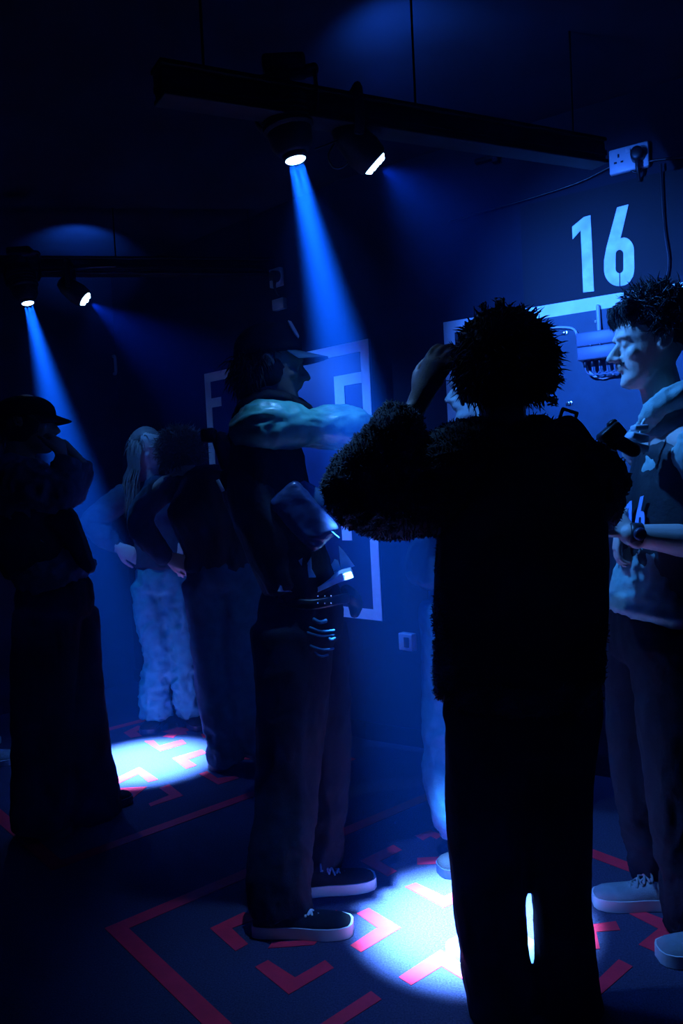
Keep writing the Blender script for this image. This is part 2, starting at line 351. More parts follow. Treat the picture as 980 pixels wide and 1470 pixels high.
# a pipe-like handle on the far wall
q = ray(160, 525); k = ((cL).dot(D1))/(q.x*D1.x+q.y*D1.y); hp = V((q.x*k, q.y*k, CZ+q.z*k))
g = G(); g.tube([hp-D1*.03+Z*.06, hp-D1*.05+Z*.05, hp-D1*.05-Z*.05, hp-D1*.03-Z*.06], .011, n=8); solid('wall_handle', g, M['sock'], 'small pale upright fitting on the far wall beneath the left lamps', 'wall fitting')
g = G(); c = w2(700, 228, .02); g.box(c, (.12, .03, .02), (D2, N2, Z), .004); g.box(c+D2*.04-Z*.02-N2*.01, (.03, .03, .02), (D2, N2, Z), .004)
solid('wall_bracket', g, M['black'], 'small black bracket high on the dark wall between lamp and socket', 'bracket')
# cables on the wall
g = G(); g.tube([w2(x, y, .02) for x, y in ((645, 318), (700, 302), (760, 285), (830, 262), (875, 240), (893, 236), (913, 248), (930, 232), (980, 226))], .0045, n=6)
solid('wall_cable', g, M['dark'], 'thin black cable sagging along the wall to the double socket', 'cable')
g = G(); g.tube([w2(x, y, .03) for x, y in ((948, 236), (950, 285), (953, 330), (959, 372), (956, 400), (957, 412))], .004, n=6)
solid('hanging_cable', g, M['dark'], 'thin black cable hanging down right of the digit 6', 'cable')
# ------------------------------------------------------------------ ceiling rails with stage lamps
def rail(a, b, label, r=(.035, .045)):
    a, b = V(a), V(b); t = thing('lighting_rail', (a+b)/2, label, 'rail', 'black lighting rails')
    u = (b-a).normalized(); sd = u.cross(Z).normalized(); up = sd.cross(u)
    g = G(); L0 = (b-a).length
    g.box((a+b)/2, (L0, r[0]*2, r[1]*1.7), (u, sd, up), .008)
    for o in (up*r[1], -up*r[1]): g.box((a+b)/2+o, (L0, r[0]*2.6, .014), (u, sd, up), .004)
    meshobj('rail_tube', g, M['black'], t)
    g = G(); L = (b-a).length; n = int(L/.12)
    g.box((a+b)/2-up*r[1]*.2, (L*.999, r[0]*2.3, r[1]*.5), (u, sd, up), .002)
    meshobj('rail_web', g, M['black'], t)
    for f in (.08, .5, .92):
        p = a+u*L*f; g = G(); g.tube([p+up*r[1], V((p.x, p.y, CH))], .004, n=6, sub=1); meshobj('hanger_rod', g, M['black'], t)
    return a, b, u
rr = rail(P(225, 118, 2.03), P(860, 221, 2.88), 'black lighting rail under the ceiling carrying the two nearer lamps', (.03, .038))
rl = rail(P(-80, 382, 4.12), P(395, 384, 4.45), 'black lighting rail under the ceiling carrying the two farther lamps', (.03, .04))
LC = (.115, .37, 1.0); LB = (.025, .155, 1.0); LS = (.04, .26, 1.0)
def spot(name, loc, to, power, half, blend, col, size):
    l = bpy.data.lights.new(name, 'SPOT'); l.energy = power; l.spot_size = math.radians(half*2); l.spot_blend = blend; l.color = col; l.shadow_soft_size = size
    o = bpy.data.objects.new(name, l); COL.objects.link(o); o.location = loc
    o.rotation_euler = (V(to)-V(loc)).to_track_quat('-Z', 'Y').to_euler(); return o
def lamp_down(lens, to, top, label, r=.029):
    """cylindrical beam lamp hanging by a yoke from the rail"""
    lens = V(lens); ax = (V(to)-lens).normalized(); top = V(top)
    t = thing('stage_lamp', lens, label, 'stage lamp', 'stage lamps')
    sd = ax.cross(V((0, 1, 0))).normalized(); fw = sd.cross(ax)
    body = lens-ax*.10
    g = G(); g.tube([lens-ax*.02, lens-ax*.04, lens-ax*.10, lens-ax*.16, lens-ax*.185], [r+.016, r+.03, r+.038, r+.036, r+.025], side=sd, n=24, sub=1, flat=True)
    for k in range(5): g.tube([lens-ax*(.085+.016*k), lens-ax*(.091+.016*k)], [r+.043]*2, side=sd, n=24, sub=1, flat=True)
    meshobj('lamp_housing', g, M['black'], t, auto=True)
    g = G(); g.tube([lens-ax*.03, lens-ax*.004], [r+.008, r+.006], side=sd, n=24, sub=1, flat=True); meshobj('lens_ring', g, M['black'], t)
    g = G(); g.tube([lens-ax*.008, lens+ax*.001], [r, r], side=sd, n=24, sub=1, flat=True)
    for k in range(7):
        a = 2*PI*k/6; q = lens+ax*.001+(sd*math.cos(a)+fw*math.sin(a))*(r*.6 if k < 6 else 0); g.ell(q, r*.24, n=8)
    meshobj('lens', g, M['lens'], t)
    g = G()
    for s in (-1, 1): g.tube([body+sd*s*.075, body+sd*s*.088+Z*.03, body+sd*s*.085+Z*.13], [(.006, .022)]*3, side=sd, n=8)
    g.tube([body+sd*-.085+Z*.13, body+sd*.085+Z*.13], [(.03, .012)]*2, side=fw, n=8, sub=1)
    meshobj('yoke', g, M['black'], t)
    g = G(); g.box(body+Z*.155, (.12, .09, .04), None, .01); g.tube([body+Z*.155, V((body.x, body.y, top.z))], .014, n=8, sub=1)
    g.tube([V((body.x, body.y, top.z-.06)), V((body.x, body.y, top.z+.05))], .03, n=12, sub=1, flat=True)
    meshobj('lamp_base', g, M['black'], t)
    return ax
def lamp_tilt(lens, to, top, label, sc=1., loop=True):
    """short flood lamp tilted towards its board, barn-door like bars across the lens"""
    lens = V(lens); ax = (V(to)-lens).normalized(); top = V(top)
    t = thing('stage_lamp', lens, label, 'stage lamp', 'stage lamps')
    sd = ax.cross(Z).normalized(); up = sd.cross(ax)
    g = G(); g.tube([lens-ax*.012, lens-ax*.05, lens-ax*.12, lens-ax*.15], [(.05*sc, .05*sc), (.055*sc, .055*sc), (.045*sc, .045*sc), (.03*sc, .03*sc)], side=sd, n=20, sub=1, flat=True)
    meshobj('lamp_housing', g, M['black'], t, auto=True)
    g = G(); g.tube([lens-ax*.01, lens-ax*.002], [.038*sc]*2, side=sd, n=20, sub=1, flat=True)
    for k in range(7):
        a = 2*PI*k/6; g.ell(lens+(sd*math.cos(a)+up*math.sin(a))*(.024*sc if k < 6 else 0), .010*sc, n=8)
    meshobj('lens', g, M['lens'], t)
    g = G()
    for s in (-1, 1): g.tube([lens-ax*.09+sd*s*.055*sc, lens-ax*.09+sd*s*.07*sc+Z*.05, V((lens.x, lens.y, lens.z))-ax*.09+sd*s*.06*sc+Z*.13], [(.005, .015)]*3, side=sd, n=8)
    q = lens-ax*.09+Z*.13; g.tube([q-sd*.06*sc, q+sd*.06*sc], .012, n=8, sub=1)
    g.tube([q, V((q.x, q.y, top.z+.03))], .012, n=8, sub=1); meshobj('yoke', g, M['black'], t)
    return ax
la = P(424, 229, 2.25); ta = F(672, 1322)
lamp_down(la, ta, P(430, 160, 2.28), 'nearest black stage lamp pointing straight down, its narrow beam hitting the floor')
lb = P(539, 236, 2.36); tb2 = s2c(880, 500); tbp = P2+D2*(tb2[0])+Z*1.95
lamp_tilt(lb, P(850, 560, 2.55), P(530, 172, 2.4), 'nearer tilted stage lamp aimed right at the 16 board')
lc = P(40, 435, 4.0); tc_ = F(208, 1092)
lamp_down(lc, tc_, P(40, 390, 4.18), 'stage lamp at the far left pointing straight down at the left pool')
ld = P(123, 430, 4.08); tdp = P1+D1*2.95+Z*1.4
lamp_tilt(ld, tdp, P(120, 392, 4.2), 'farther tilted stage lamp aimed right at the bordered board')
def off(l, t, d): return V(l)+(V(t)-V(l)).normalized()*d
def beam(l, to, power, half, blend):   # seven small emitters behind one round lens
    ax = (V(to)-V(l)).normalized(); sd = ax.cross(Y_).normalized(); fw = sd.cross(ax)
    for k in range(7):
        a = 2*PI*k/6; o = (sd*math.cos(a)+fw*math.sin(a))*(.018 if k < 6 else 0)
        spot('beam_emitter', V(l)+ax*.014+o, V(to)+o, power/7, half, blend, LC, .004)
Y_ = V((0, 1, 0))
beam(la, ta, 32000, 9.6, 1)
beam(lc, tc_, 26000, 9.6, 1)
spot('floor_spill', off(la, ta, .007), ta, 210, 33, 1, LC, .02)
spot('floor_spill', off(lc, tc_, .007), tc_, 90, 30, 1, LC, .02)
spot('board_spot', off(lb, tbp, .03), tbp, 400, 33, 1, LB, .008)
spot('board_spot', off(ld, tdp, .03), tdp, 330, 28, 1, LB, .008)
spot('people_fill', off(lb, tbp, .032), P(810, 560, 2.5), 150, 40, .9, LS, .03)  # added spots at the tilted lamps, aimed at the people to light them
spot('people_fill', off(ld, tdp, .032), P(205, 700, 4.3), 18, 50, 1, LS, .03)
# added spots behind the tilted lamps that make the light patches on the ceiling
for l, to, e in ((V((lb.x+.02, lb.y+.2, 2.62)), P(610, 70, 2.9), 26), (V((ld.x-.08, ld.y+.3, 2.6)), P(116, 356, 4.72), 90)):
    spot('ceiling_glow_spot', l, to, e, 60 if e < 70 else 34, 1, (.02, .16, 1), .03)
# loose cables by the lamps
g = G(); g.tube([P(*p) for p in ((352, 138, 2.22), (366, 152, 2.24), (378, 166, 2.26), (392, 180, 2.27))], .004, n=6)
solid('lamp_cable', g, M['dark'], 'short thin cable from the nearest lamp up left to the rail', 'cable')
g = G(); g.tube([P(*p) for p in ((452, 214, 2.27), (476, 205, 2.30), (500, 193, 2.34), (512, 180, 2.40))], .003, n=6)
solid('lamp_cable', g, M['dark'], 'thin cable running from the nearest lamp right towards the tilted lamp', 'cable')
g = G(); g.tube([P(*p) for p in ((500, 182, 2.38), (480, 206, 2.36), (471, 224, 2.35), (478, 240, 2.35), (492, 240, 2.35), (503, 226, 2.35), (511, 208, 2.36), (522, 184, 2.39))], .0032, n=6)
solid('cable_loop', g, M['dark'], 'looped cable dangling between the two nearer lamps', 'cable')
g = G(); g.tube([P(*p) for p in ((50, 390, 4.08), (90, 388, 4.08), (120, 384, 4.1), (165, 382, 4.14))], .006, n=6)
g.tube([P(*p) for p in ((92, 384, 4.08), (98, 396, 4.05), (101, 404, 4.05), (104, 420, 4.05))], .006, n=6)
solid('rail_cable', g, M['dark'], 'cable tied along the far rail above the left lamps', 'cable')
g = G()
for p, w in (((520, 176, 2.42), .07), ((493, 172, 2.40), .09)):
    g.box(P(*p), (w, .05, .025), None, .005)
solid('cable_clamp', g, M['black'], 'black clamp under the rail beside the nearer tilted lamp', 'clamp')
g = G(); g.box(P(290, 137, 2.42), (.04, .03, .008), None, .002); solid('rail_clip', g, M['steel'], 'tiny shiny clip under the left end of the near rail', 'clip')
# haze in the room
w = bpy.data.worlds.new('haze'); S.world = w; w.use_nodes = True; nt = w.node_tree
nt.nodes['Background'].inputs['Color'].default_value = (0, 0, 0, 1); nt.nodes['Background'].inputs['Strength'].default_value = 0
vs = nt.nodes.new('ShaderNodeVolumeScatter'); vs.inputs['Color'].default_value = (.02, .25, 1, 1); vs.inputs['Density'].default_value = .0185; vs.inputs['Anisotropy'].default_value = .55
nt.links.new(vs.outputs[0], nt.nodes['World Output'].inputs['Volume'])
#P0#
# ------------------------------------------------------------------ people
X = V((1, 0, 0)); Y = V((0, 1, 0))
def axes(fwd, up=Z):
    f = V(fwd).normalized(); u = V(up); u = (u-f*u.dot(f)).normalized(); return f.cross(u), f, u
def head(g, c, fwd, up=Z, s=1., ears=True):
    """head with face; c is the middle of the skull at ear level, chin .12 below"""
    rx, fy, uz = axes(fwd, up); c = V(c)
    L = lambda x, y, z: c+(rx*x+fy*y+uz*(z-.115))*s
    rings = [(0, .070, .012, .018), (.008, .084, -.005, .030), (.025, .089, -.030, .045), (.045, .083, -.050, .054), (.062, .087, -.060, .058), (.080, .086, -.072, .063),
             (.100, .084, -.085, .068), (.120, .082, -.093, .072), (.138, .092, -.098, .075), (.160, .092, -.1, .077), (.185, .084, -.096, .075), (.208, .064, -.082, .065), (.226, .034, -.055, .045), (.236, .008, -.022, .018)]
    vs = []; n = 24
    for z, f, b, w in rings:
        cy = b*.45+f*.55-.008 if z < .05 else (f+b)/2
        for k in range(n):
            a = 2*PI*k/n; ca, sa = math.cos(a), math.sin(a)
            e = .82; x = w*abs(ca)**e*(1 if ca > 0 else -1); yy = sa
            y = (f+b)/2+(f-b)/2*abs(yy)**.9*(1 if yy > 0 else -1)
            vs.append(L(x, y, z))
    m = len(rings); fs = [(i*n+k, i*n+(k+1) % n, (i+1)*n+(k+1) % n, (i+1)*n+k) for i in range(m-1) for k in range(n)]
    fs += [tuple(range(n)), tuple((m-1)*n+k for k in range(n))[::-1]]; g.add(vs, fs)
    T = lambda pts, r, **k: g.tube([L(*p) for p in pts], [q*s if not isinstance(q, tuple) else (q[0]*s, q[1]*s) for q in r], side=rx, n=12, **k)
    T([(0, .080, .135), (0, .092, .118), (0, .104, .102), (0, .112, .090)], [.008, .009, .011, .012])      # nose
    for q in (-1, 1):
        g.ell(L(q*.012, .096, .085), (.009*s, .012*s, .008*s), (rx, fy, uz), 10)
        T([(q*.012, .090, .142), (q*.032, .088, .145), (q*.05, .076, .140)], [.007, .008, .005])      # brow
        g.ell(L(q*.032, .073, .122), (.014*s, .014*s, .012*s), (rx, fy, uz), 10)      # eye
        g.ell(L(q*.040, .060, .095), (.022*s, .02*s, .02*s), (rx, fy, uz), 10)      # cheek
        if ears:
            T([(q*.073, -.002, .105), (q*.084, -.012, .128), (q*.086, -.026, .142), (q*.083, -.036, .130), (q*.079, -.026, .108), (q*.074, -.008, .096)], [.006]*6)
            g.ell(L(q*.076, -.015, .118), (.005*s, .018*s, .026*s), (rx, fy, uz), 10)
    T([(-.024, .080, .066), (-.010, .092, .068), (0, .094, .067), (.010, .092, .068), (.024, .080, .066)], [.003, .006, .006, .006, .003])
    T([(-.020, .080, .058), (0, .091, .056), (.020, .080, .058)], [.003, .007, .003])
    g.ell(L(0, .078, .018), (.020*s, .014*s, .014*s), (rx, fy, uz), 10)
    return L
def hand(g, wrist, d, nrm, s=1., curl=25, thumb=1, spread=1., fist=None):
    """palm, four fingers and a thumb; nrm points out of the back of the hand, fingers bend away from it"""
    d = V(d).normalized(); nrm = V(nrm); nrm = (nrm-d*nrm.dot(d)).normalized(); sd = d.cross(nrm)
    w = V(wrist); k = w+d*.085*s
    g.tube([w-d*.03*s, w+d*.01*s, w+d*.05*s, k], [(.026*s, .019*s), (.03*s, .018*s), (.038*s, .016*s), (.038*s, .013*s)], side=sd, n=14)
    for i, (o, L) in enumerate(((-.030, .062), (-.010, .076), (.010, .080), (.029, .070))):
        if thumb < 0: o = -o
        p = k-d*.012*s+sd*o*s; pts = [p]; a = math.radians(curl*.4); dd = (d+sd*(o*3*spread)).normalized()
        for f in (.48, .3, .24):
            q = dd*math.cos(a)-nrm*math.sin(a); p = p+q*(L*f+.004)*s; pts.append(p); a += math.radians(curl*(1.2 if fist is None else 2.2))
        g.tube(pts, [.0095*s, .0088*s, .008*s, .0065*s], n=10, sub=2)
    t = sd*thumb; p = w+d*.022*s+t*.022*s
    pts = [p]; q = (d*.75+t*.65-nrm*.35).normalized(); p = p+q*.042*s; pts.append(p); q = (d*.95+t*.2-nrm*.4).normalized(); p = p+q*.03*s; pts.append(p); p = p+(q-nrm*.3).normalized()*.026*s; pts.append(p)
    g.tube(pts, [.014*s, .0115*s, .0095*s, .0075*s], n=10, sub=2)
def strand(g, pts, r):
    n = len(pts); vs = []; fs = []
    for i, p in enumerate(pts):
        t = (pts[min(i+1, n-1)]-pts[max(i-1, 0)]); t = t.normalized() if t.length > 1e-8 else Z
        a = t.cross(V((.3, .5, .81))).normalized(); b = t.cross(a); rr = r*(1-(i/(n-1))**2*.92)
        for k in range(3):
            an = 2*PI*k/3; vs.append(p+(a*math.cos(an)+b*math.sin(an))*rr)
    for i in range(n-1):
        for k in range(3): fs.append((i*3+k, i*3+(k+1) % 3, (i+1)*3+(k+1) % 3, (i+1)*3+k))
    fs.append((0, 2, 1)); g.add(vs, fs)
def hair(parent, c, fwd, up, m, n=900, ln=(.03, .06), r=.0022, curl=.012, droop=.6, front=.35, low=-.25, s=1., base=(.083, .100, .098), off=(-.018, .045), seg=5, name='hair', sweep=0, rnd=None, stand=.38):
    rx, fy, uz = axes(fwd, up); c = V(c)+fy*off[0]*s+uz*off[1]*s; R = random.Random(rnd or 5)
    g = G(); g.ell(c, tuple(q*s for q in base), (rx, fy, uz), 24)
    vv = []
    for v in g.v:
        d = v-c; vv.append(c+d*(1+.06*noise.noise(v*30)))
    g.v = vv
    k = 0
    while k < n:
        d = V((R.gauss(0, 1), R.gauss(0, 1), R.gauss(0, 1))).normalized()
        if d.z < low or (d.y > front+d.z*.55): continue
        k += 1
        p = c+(rx*d.x*base[0]+fy*d.y*base[1]+uz*d.z*base[2])*s*.97; o = (rx*d.x+fy*d.y+uz*d.z)
        tang = V((R.gauss(0, 1), R.gauss(0, 1), R.gauss(0, 1)-.3)); tang = (tang-o*tang.dot(o)).normalized()+fy*sweep
        L = R.uniform(*ln)*s; pts = [p]; q = o*stand+tang*.75
        for i in range(seg-1):
            q = (q-Z*droop*.35+noise.noise_vector(p*18+V((k*.37, 0, 0)))*curl*30+noise.noise_vector(p*60+V((0, k*.61, 0)))*curl*18).normalized(); p = p+q*L/(seg-1); pts.append(p)
        strand(g, pts, r*s*R.uniform(.6, 1.3))
    return meshobj(name, g, m, parent)
def shoe(parent, heel, toe, m_up, m_sole, L=None, h=.085, w=.048, sole=.03, lace=None, cap=False, hi=.02):
    heel, toe = V(heel), V(toe); d = toe-heel; L = d.length; d.normalize(); sd = d.cross(Z).normalized(); g = G(); vs = []; fs = []
    prof = [(0, .55, .78), (.02, .68, .92), (.08, .78, 1.0), (.2, .82, 1.02), (.34, .80, .96), (.48, .84, .78), (.62, .98, .68), (.76, 1.02, .62), (.88, .93, .58), (.96, .70, .50), (.995, .36, .36)]
    n = 16; e = .7
    for t, ww, hh in prof:
        for k in range(n):
            a = 2*PI*k/n; x = w*ww*(abs(math.cos(a))**e)*(1 if math.cos(a) > 0 else -1); z = math.sin(a)
            z = sole*.8+(h*hh-sole*.8)*(abs(z)**.8) if z > 0 else sole*.8*(1+z*.5)
            x *= (1-.2*max(0, math.sin(a))**2)
            vs.append(heel+d*(L*t)+sd*x+Z*z)
    m = len(prof)
    fs = [(i*n+k, i*n+(k+1) % n, (i+1)*n+(k+1) % n, (i+1)*n+k) for i in range(m-1) for k in range(n)]+[tuple(range(n)), tuple((m-1)*n+k for k in range(n))]
    g.add(vs, fs); g.tube([heel+d*(L*.17)+Z*h*.8, heel+d*(L*.15)+Z*(h+hi)], [(w*.72, L*.15)]*2, side=sd, n=14, sub=1, flat=True)
    up = meshobj('shoe', g, m_up, parent)
    g = G(); out = []
    for t, ww, _ in prof: out.append((t, ww))
    pl = [heel+d*(L*(t*1.02-.012))+sd*(w*1.04*q) for t, q in out]+[heel+d*(L*(t*1.02-.012))-sd*(w*1.04*q) for t, q in out[::-1]]
    g.prism([p+Z*.002 for p in pl], V((0, 0, sole))); meshobj('sole', g, m_sole, up, auto=True)
    if lace:
        g = G()
        for k in range(4):
            a = heel+d*(L*(.40+.075*k)); z = h*(.93-.13*k)+.004
            g.tube([a-sd*w*.42+Z*(z-.008), a+d*L*.03+Z*(z+.002), a+d*L*.06+sd*w*.42+Z*(z-.014)], .0042, n=6)
            g.tube([a+sd*w*.42+Z*(z-.008), a+d*L*.03+Z*(z+.004), a+d*L*.06-sd*w*.42+Z*(z-.014)], .0042, n=6)
        b = heel+d*(L*.38)+Z*(h*.95+.006)
        for q in (-1, 1): g.tube([b, b+sd*q*.02+Z*.012, b+sd*q*.038-Z*.002, b+sd*q*.02-Z*.006, b], .0035, n=6); g.tube([b, b+sd*q*.016+d*.03-Z*.012], .0033, n=6, sub=2)
        meshobj('laces', g, lace, up)
    return up
def trousers(parent, m, pel, legs, pr=(.19, .13), side=X, fold=.009, voxel=.011, top=None, sc=(11, 11, 7), name='trousers', hemfold=True):
    """legs: lists of (point, radius or (a, b)); pel: pelvis centre"""
    g = G(); pel = V(pel); top = top or pel+Z*.12
    g.tube([pel-Z*.05, pel+Z*.02, top], [(pr[0]*.92, pr[1]*.95), pr, (pr[0]*.86, pr[1]*.88)], side=side, n=20, flat=True)
    for L in legs: g.tube([p for p, r in L], [r for p, r in L], side=side, n=18, flat=True)
    zmin = min(p.z for L in legs for p, r in L)
    mk = (lambda c: .45+.55*max(0, 1-(c.z-zmin)/.45)) if hemfold else None
    return meshobj(name, g, m, parent, voxel=voxel, sm=3, post=folds(fold*1.6, sc, 3, mask=mk))
def body(parent, m, fn, voxel=.008):
    g = G(); fn(g); return meshobj('body', g, m, parent, voxel=voxel, sm=1)
def core(g, pel, chest, neck, hc, arms, legs, side):
    """simple continuous body under the clothes"""
    g.tube([pel-Z*.06, pel+Z*.05, pel.lerp(chest, .5), chest, chest.lerp(neck, .65)], [(.11, .07), (.12, .08), (.12, .085), (.155, .1), (.10, .07)], side=side, n=18)
    g.tube([chest.lerp(neck, .5), neck, neck.lerp(hc, .45), hc-V((0, 0, .04))], [(.08, .065), (.058, .058), (.055, .056), (.055, .06)], side=side, n=16)
    for a in arms: g.tube([chest.lerp(neck, .55)]+[p for p in a], [.06, .055, .042, .024], n=12)
    for l in legs: g.tube([p for p in l], [.066, .045, .032], n=12)
def rib(*a): return [(V(p), r) for p, r in a]
def foot(g, ank, toe): g.tube([ank, ank.lerp(toe, .3)-Z*.01, ank.lerp(toe, .6)+Z*.005], [.03, .026, .016], n=10)

# --- A: the person in a fleece seen from behind ------------------------------------------------
DA = 1.93; a_ = lambda x, y, dz=0: P(x, y, DA+dz)
t = thing('person', F(745, 1490), 'black silhouette of a person in curly fleece, hand raised to the headset', 'person')
pel = a_(752, 1010); chest = a_(748, 720); neck = a_(722, 618); hc = a_(722, 528); fw = V((-.1, 1, 0))
shl, ell_, wrl = a_(672, 668, .0), a_(503, 712, -.02), a_(597, 585, .03)
shr, elr, wrr = a_(848, 676), a_(862, 742, .16), a_(790, 690, .33)
kn1, an1, kn2, an2 = a_(700, 1225), a_(722, 1452), a_(803, 1225), a_(818, 1452)
hp1, hp2 = a_(700, 1030), a_(803, 1030)
def fn(g):
    core(g, pel, chest, neck, hc, [(shl, ell_, wrl), (shr, elr, wrr)], [(hp1, kn1, an1), (hp2, kn2, an2)], X); head(g, hc, fw)
    hand(g, a_(603, 572, .03), a_(632, 512, .03)-a_(603, 572, .03), V((-.55, -.8, .3)), curl=26, thumb=-1, s=1.12)
    hand(g, wrr, V((-.5, .8, .1)), Z, curl=30); foot(g, an1, F(705, 1445)); foot(g, an2, F(790, 1445))
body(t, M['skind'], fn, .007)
g = G()
g.tube([a_(742, 1000), a_(745, 900), a_(746, 800), a_(748, 715), a_(742, 655), a_(728, 618)], [(.205, .15), (.208, .15), (.20, .148), (.195, .14), (.165, .115), (.085, .08)], side=X, n=24, flat=True)
g.tube([a_(700, 655), shl, a_(640, 690), a_(575, 712), a_(520, 712), a_(505, 700)], [.10, .115, .122, .110, .088, .075], n=18)
g.tube([a_(505, 716, -.02), a_(520, 690), a_(556, 640), a_(578, 600, .03)], [.085, .085, .072, .058], n=18, flat=True)
g.tube([a_(770, 660), a_(842, 682), a_(852, 708, .04), a_(840, 742, .14), a_(820, 730, .25)], [.095, .088, .08, .07, .065], n=18)
fl = meshobj('fleece_jacket', g, M['fleece'], t, voxel=.009, sm=3, post=folds(.010, (13, 13, 17), 3, fine=.004, fs=70))
# curly pile of the fleece
R = random.Random(3); me = fl.data; g = G(); base = t.location
polys = [p for p in me.polygons if (p.center+base).x < a_(720, 700).x or R.random() < .35]
ws = []
for p in polys:
    if R.random() > .75: continue
    c = p.center+base; n = p.normal; q = c-n*.002; d = n; pts = [q]
    wv = noise.noise_vector(c*55)*1.1
    for i in range(3): d = (d+wv*.7+V((R.gauss(0, .35), R.gauss(0, .35), R.gauss(0, .35)))).normalized(); q = q+d*.0042; pts.append(q)
    strand(g, pts, .0021)
M['pile'] = cloth('fleece_pile', (.075, .095, .12), sheen=.3)
tag(meshobj('fleece_pile', g, M['pile'], fl), kind='stuff')
g = G(); g.tube([a_(745, 960), a_(746, 860), a_(747, 780), a_(748, 705), a_(744, 650)], [(.2, .165), (.212, .168), (.21, .165), (.197, .155), (.15, .125)], side=X, n=24, flat=True)
vs_ = meshobj('vest', g, M['blackc'], t, voxel=.012, sm=3, post=folds(.004))
g = G(); c = a_(815, 598, -.02); ax = (V((.93, 0, -.36)), Y, V((.36, 0, .93)))
for o, d in (((0, .014), (.042, .012, .007)), ((0, -.014), (.042, .012, .007)), ((-.018, 0), (.007, .012, .03)), ((.018, 0), (.007, .012, .03))): g.box(c+ax[0]*o[0]+ax[2]*o[1], d, ax, .002)
meshobj('strap_buckle', g, M['dark'], t)
g = G(); g.tube([a_(780, 625, -.05), a_(800, 608, -.03), a_(822, 606, -.03), a_(848, 640, -.02), a_(866, 672, -.04), a_(872, 716, -.05)], [(.03, .012)]*6, side=Y, n=10)
meshobj('vest_strap', g, M['blackc'], t)
g = G(); c = a_(877, 624, .02); ax = (V((.75, 0, .6)), Y, V((-.6, 0, .75)))
g.box(c, (.062, .05, .042), ax, .008); g.box(c-ax[0]*.022-ax[2]*.022, (.03, .04, .03), ax, .007); g.box(c+ax[0]*.02+ax[2]*.018, (.024, .03, .02), ax, .006); g.tube([c-ax[2]*.02, c-ax[2]*.055+X*.02], .018, n=10, sub=1)
meshobj('shoulder_sensor', g, M['dark'], t)
hair(t, hc, fw, Z, M['hair'], n=2600, ln=(.03, .06), r=.0035, curl=.02, droop=.5, front=.4, low=-.75, base=(.114, .12, .12), off=(-.012, .012), rnd=11, stand=.22)
R = random.Random(8)
for (x, y, dx, dy, n) in ((793, 515, 22, -8, 16), (795, 545, 14, 2, 12), (720, 442, -3, -14, 14), (700, 446, -12, -12, 8), (765, 452, 8, -8, 8), (790, 575, 12, 6, 12), (680, 470, -10, -12, 6)):
    g = G()
    for k in range(n):
        p0 = a_(x+R.uniform(-9, 3), y+R.uniform(-8, 8), R.uniform(-.04, .04)); p1 = a_(x+dx*R.uniform(.5, 1.1)+R.uniform(-4, 4), y+dy*R.uniform(.4, 1.1)+R.uniform(-4, 5), R.uniform(-.03, .03))
        mid = p0.lerp(p1, .5)+V((R.uniform(-.01, .01), 0, R.uniform(0, .014))); strand(g, [p0, p0.lerp(mid, .6), mid, mid.lerp(p1, .6), p1], .003)
    meshobj('hair_tuft', g, M['hair'], t)
g = G(); g.tube([a_(664, 580, .03), a_(656, 545, .02), a_(653, 512, .02), a_(663, 480, .02), a_(692, 451, .02), a_(725, 443, .02), a_(757, 450, .02), a_(782, 478, .02), a_(797, 520, .03)], [(.012, .005)]*9, side=Y, n=10)
hp_ = meshobj('headset_band', g, M['dark'], t)
g = G(); g.tube([a_(672, 560, .03), a_(662, 562, .03)], [.035, .028], n=16, sub=1, flat=True); meshobj('ear_cup', g, M['dark'], hp_)
g = G(); g.tube([a_(786, 548, .05), a_(796, 549, .05)], [.035, .028], n=16, sub=1, flat=True); meshobj('ear_cup', g, M['dark'], hp_)
g = G(); g.tube([a_(868, 740, .0), a_(864, 800), a_(870, 840), a_(872, 870, -.02)], .003, n=6); meshobj('cord', g, M['dark'], t)
def leg(*L): return [(a_(x, y), r) for x, y, r in L]
trousers(t, M['trous'], a_(750, 1030), [leg((700, 1040, .105), (695, 1150, .098), (702, 1290, .092), (712, 1400, .086), (722, 1468, .076)), leg((798, 1040, .105), (800, 1150, .086), (806, 1290, .073), (814, 1400, .075), (823, 1466, .08))], (.2, .14), X, fold=.003)
ft = F(738, 1474)
shoe(t, V((an2.x+.0, 2.0, 0)), V((an2.x-.13, 2.24, 0)), M['suede'], M['shoew'], w=.046, lace=None)
shoe(t, V((an1.x+.0, 1.97, 0)), V((an1.x-.08, 2.2, 0)), M['suede'], M['shoew'], w=.046)

# --- B: the person in the cap -------------------------------------------------------------------
DB = 2.56; b_ = lambda x, y, dz=0: P(x, y, DB+dz)
t = thing('person', F(430, 1310), 'person in a black cap facing right, teal sleeves, white shirt hem, black jeans', 'person')
pel = b_(432, 880); chest = b_(385, 680); neck = b_(378, 588); hc = b_(392, 527, 0); fw = V((1, .12, -.12)).normalized()
shn, eln, wrn = b_(378, 612, -.14), b_(490, 614, -.03), b_(546, 626, .02)
shf, elf, wrf = b_(395, 613, .13), b_(460, 622, .15), b_(500, 626, .14)
hn, kn, an = b_(430, 890, -.09), b_(425, 1110, -.08), b_(395, 1290, -.17)
hf, kf, af = b_(440, 890, .09), b_(470, 1090, .08), b_(455, 1250, .06)
def fn(g):
    core(g, pel, chest, neck, hc, [(shn, eln, wrn), (shf, elf, wrf)], [(hn, kn, an), (hf, kf, af)], Y); head(g, hc, fw, s=1.0)
    hand(g, wrn, X+Z*.1, V((0, -1, .3)), curl=30, thumb=1); hand(g, wrf, X, V((0, 1, .3)), curl=30)
    foot(g, an, F(470, 1345)); foot(g, af, F(520, 1285))
body(t, M['skind'], fn, .0065)
